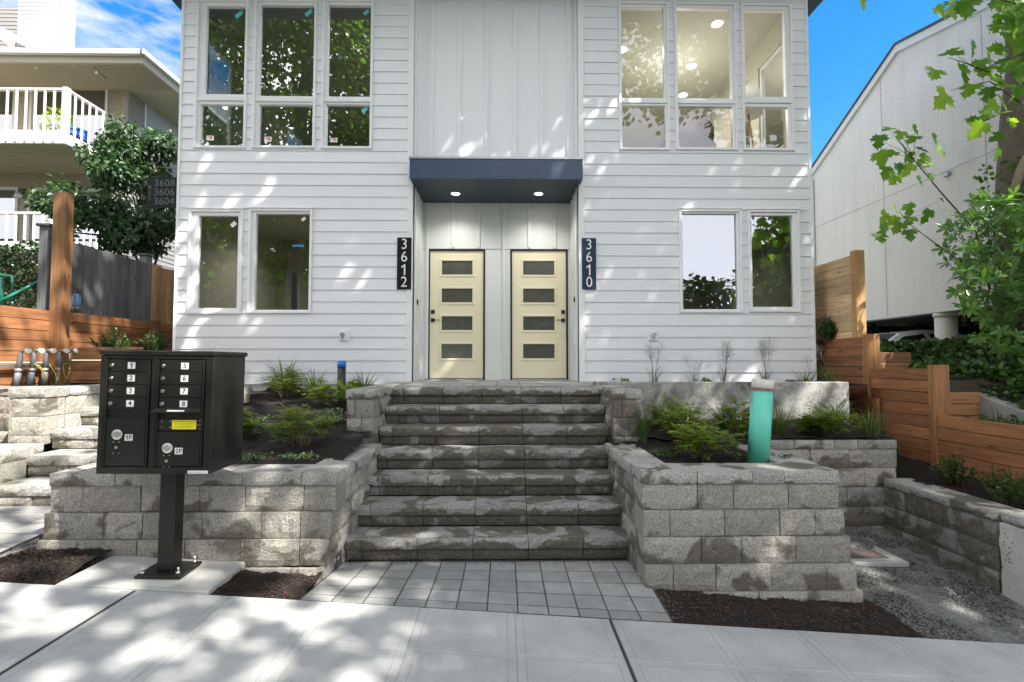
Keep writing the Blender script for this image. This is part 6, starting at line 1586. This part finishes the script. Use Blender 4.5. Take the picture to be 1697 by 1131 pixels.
for br in ([(1697, 90), (1660, 100), (1625, 118), (1588, 95)], [(1660, 128), (1600, 105), (1570, 95)], [(1690, 170), (1640, 135), (1575, 150)], [(1680, 160), (1655, 190), (1620, 205)], [(1697, 10), (1640, -5), (1585, 8)], [(1560, -20), (1500, -25), (1430, 3)]):
    limb(tw, [at(a, b, Y=6.5) for a, b in br], .010, .003, 5)
tw.build('twigs', M['stem'], MP)['kind'] = 'stuff'
for i in range(120):
    px = random.uniform(1648, 1720); py = random.uniform(-20, 240); Y = random.uniform(6.2, 7.4); 
    if px < 1705 and 60 < py: continue
    mleaf_put(MP, at(px, py, Y=Y), random.uniform(.16, .25))
# high crown of the maple, over the front yard (gives the shade)
def crownmass(parent, name, c, r, ncl, per, leaf, cl_r, m='l_crown', shell=.3, keep=None):
    C = crown_pts(c, r, ncl, shell)
    if keep is not None: C = C[[bool(keep(p)) for p in C]]
    P, o_ = clumps(C, cl_r, per, .55); F = norm(o_) * .4 + rdir(len(P)) * .8; F[:, 2] -= .2
    return foliage(name, 'drop', P, F, rdir(len(P), 1.4), leaf * rng.uniform(.7, 1.2, len(P)), M[m], parent, wid=2.0), C
f_, C = crownmass(MP, 'crown', (5.4, 4.6, 13.2), (6.6, 4.4, 2.6), 205, 75, .22, .85)
mb = MB()
for i in range(0, len(C), 9): limb(mb, wig((6.4, 6.3, 11.6), C[i], 4, .06), .07, .015, 5)
mb.build('high_branches', M['bark'], MP)
f_, C2_ = crownmass(MP, 'crown', (6.6, -3.2, 13.4), (4.2, 3.4, 1.8), 50, 60, .22, .9)  # unseen loose leaf mass, added to shade the left pavement
f_, C3_ = crownmass(MP, 'crown', (7.4, -.3, 13.5), (3.2, 2.2, 1.5), 30, 70, .22, .9)  # another unseen leaf mass, added to cut the sun patches on the steps
# maple sapling with backlit leaves
SPg = empty('maple_sapling', (6.2, 6.3, 1.9), 'thin young maple stems with backlit yellow green leaves before the stucco wall', 'sapling')
mb = MB(); limb(mb, [at(1640, 480, Y=6.7), at(1618, 385, Y=6.5), at(1560, 320, Y=6.4), at(1520, 272, Y=6.3), at(1490, 235, Y=6.3)], .014, .004, 6); mb.build('stem', M['stem'], SPg)
mb = MB(); limb(mb, [at(1600, 440, Y=6.3), at(1545, 400, Y=6.2), at(1508, 372, Y=6.2), at(1490, 350, Y=6.2)], .009, .003, 6); mb.build('stem', M['stem'], SPg)
tw = MB()
for (cx, cy, s) in ls:
    px, py = S1(cx, cy); Y = 6.25 + random.uniform(-.15, .15); p = at(px, py, Y=Y); mleaf_put(SPg, p, s * .3535 * 1.85 * Y / 850)
    hub = at(1515, 262, Y=6.3) if py < 330 else at(1498, 362, Y=6.2)
    if random.random() < .7: limb(tw, [hub.lerp(p, .15) , p], .003, .0015, 4)
tw.build('twigs', M['stem'], SPg)['kind'] = 'stuff'
# rhododendron
RH = empty('rhododendron', (7.0, 6.4, 1.8), 'large glossy leaved rhododendron spilling in at the right edge', 'shrub')
bound = [(322, 1625), (345, 1600), (385, 1560), (400, 1545), (440, 1572), (470, 1590), (500, 1572), (530, 1620), (560, 1608), (585, 1640), (640, 1655)]
def bx(py):
    for (a, b) in zip(bound, bound[1:]):
        if a[0] <= py <= b[0]: return a[1] + (b[1] - a[1]) * (py - a[0]) / (b[0] - a[0])
    return 1700
tv, tf = TP['rhodo']; rl_ = bpy.data.meshes.new('rhododendron_leaf'); rl_.from_pydata([tuple(v) for v in tv], [], tf); rl_.materials.append(M['l_rhodo'])
_a = rl_.attributes.new('rnd', 'FLOAT', 'POINT'); _a.data.foreach_set('value', [0.0] * len(tv))
wh = []; mb = MB(); SP_, SF_, SU_, SS_ = [], [], [], []; cnt = 0; tries = 0
while len(wh) < 250 and tries < 9000:
    tries += 1; py = random.uniform(322, 640); px = random.uniform(1540, 1760)
    e = px - bx(py)
    if e < 0: continue
    Y = 5.9 + random.random() ** 1.5 * 1.3 if e > 25 else 6.0 + random.random() * .6
    c_ = at(px, py, Y=Y); wh.append((c_, e, Y))
wh.sort(key=lambda t: t[2])
for (c_, e, Y) in wh:
    ax = Vector((random.uniform(-1, .2), random.uniform(-.9, .1), random.uniform(-.1, .9))).normalized(); o1 = ax.orthogonal().normalized(); o2 = ax.cross(o1)
    limb(mb, [c_ - ax * .01, c_ - ax * .16 + Vector((.02, 0, -.05))], .003, .004, 4)
    nL = random.randint(5, 8); ph = random.random() * 6
    for k in range(nL):
        a = ph + 6.283 * k / nL; d = (ax * random.uniform(.15, .7) + o1 * math.cos(a) + o2 * math.sin(a)); d.z -= .25; d.normalize(); s = random.uniform(.085, .145)
        up = (ax + Vector((random.uniform(-.3, .3),) * 3)).normalized(); n_ = (up - d * up.dot(d)).normalized(); x = d.cross(n_) * 1.25
        if cnt < 300 and Y < 6.7:
            o = put('leaf', rl_, RH, c_, Matrix((x, d, n_)).transposed().to_euler()); o.scale = (s, s, s); cnt += 1
        else: SP_.append(tuple(c_)); SF_.append(tuple(d)); SU_.append(tuple(n_)); SS_.append(s)
x = rng.uniform(6.3, 8.4, 3000); y = rng.uniform(6.2, 7.5, 3000); z = rng.uniform(1.7, 4.1, 3000)
for i in range(3000):
    X_, Y_, Z_ = x[i], y[i], z[i]; px = 835 + X_ * 850 / Y_; py = 601 - (Z_ - 1.73) * 850 / Y_
    if 322 < py < 660 and px > bx(py) + 30: SP_.append((X_, Y_, Z_)); SF_.append(tuple(rdir(1)[0])); SU_.append((random.uniform(-.5, .5), -.5, 1)); SS_.append(random.uniform(.09, .14))
o = foliage('leaves', 'rhodo', np.array(SP_), np.array(SF_), np.array(SU_), np.array(SS_), M['l_rhodo'], RH); o['kind'] = 'stuff'
for i in range(14): limb(mb, wig((7.3 + random.uniform(-.3, .3), 6.9, 1.7), tuple(wh[i * 17 % len(wh)][0]), 5, .06), .022, .005, 6)
mb.build('branches', M['stem'], RH)
# ivy on the maple trunk
n = 260; a = rng.uniform(2.5, 6.0, n); z = rng.uniform(3.2, 4.9, n); P = np.stack([7.95 + .27 * np.cos(a), 8 + .27 * np.sin(a) - .03, z], 1); foliage('ivy_leaves', 'drop', P, rdir(n, -.3), rdir(n, .3), rng.uniform(.06, .1, n), M['l_crown'], MP, wid=1.8)
# street trees across and beside the road: they shade the pavement and show in the windows
def big(label, base, c, r, ncl, per=80, leaf=.26, cl_r=1.0, tr=.28, m='l_crown'):
    return tree(label, base, c[2] + r[2] * .3, c, r, ncl, per, leaf, cl_r, m, tr=tr, wid=2.0, shell=.35, group='street trees on the near side of the road', droop=-.2, flat=.6)
big('broad street tree left behind the viewer, mirrored in the left windows', (-7.2, -1.6, -.2), (-6.6, -1.5, 10.8), (5.0, 3.6, 5.8), 420, per=90, leaf=.17, cl_r=.9)
big('street tree right behind the viewer, shading the right pavement', (12.0, -4.5, -.8), (13.6, -3.2, 13.0), (6.0, 4.4, 2.8), 190)
big('round tree across the road on the right, mirrored in the right windows', (19.2, -16, -1), (19.2, -16, 6.4), (4.0, 3.2, 4.8), 130, leaf=.36, cl_r=1.2)
big('tall dark tree across the road, straight behind the viewer', (1.2, -17, 0), (1.2, -17, 5.6), (5.2, 3.5, 4.6), 150, leaf=.36, cl_r=1.3)
big('dark tree across the road on the left', (-9, -14, 0), (-9, -14, 6), (7.5, 4, 6.0), 220, leaf=.36, cl_r=1.4)
big('wide dark tree across the road, furthest left', (-19, -15, .6), (-19, -15, 6.5), (6, 4, 6.0), 130, leaf=.4, cl_r=1.5)
for i in range(11):
    x = -38 + i * 8.5 + random.uniform(-1.5, 1.5); h = random.uniform(9.0, 12.5)
    tree('dark round tree in the far row beyond the road', (x, -42 + random.uniform(-3, 3), 0), h * .7, (x, -42, h * .62), (4.2, 3, h * .42), 40, 60, .7, 1.7, 'l_hedge', tr=.3, group='tree row beyond the road', wid=1.6, shell=.4)
OH = empty('opposite_house', (14, -24, -.6), 'low tan house across the road', 'house')
MB().box(6, 20, -30, -22, -1.5, 3.2).build('wall', M['vsiding'], OH)
MB().add([(5.5, -21.5, 3.2), (20.5, -21.5, 3.2), (20.5, -26, 5.4), (5.5, -26, 5.4), (20.5, -30.5, 3.2), (5.5, -30.5, 3.2)], [(0, 1, 2, 3), (3, 2, 4, 5), (0, 3, 5), (1, 4, 2)]).build('roof', M['roofm'], OH)
bpy.context.view_layer.update()
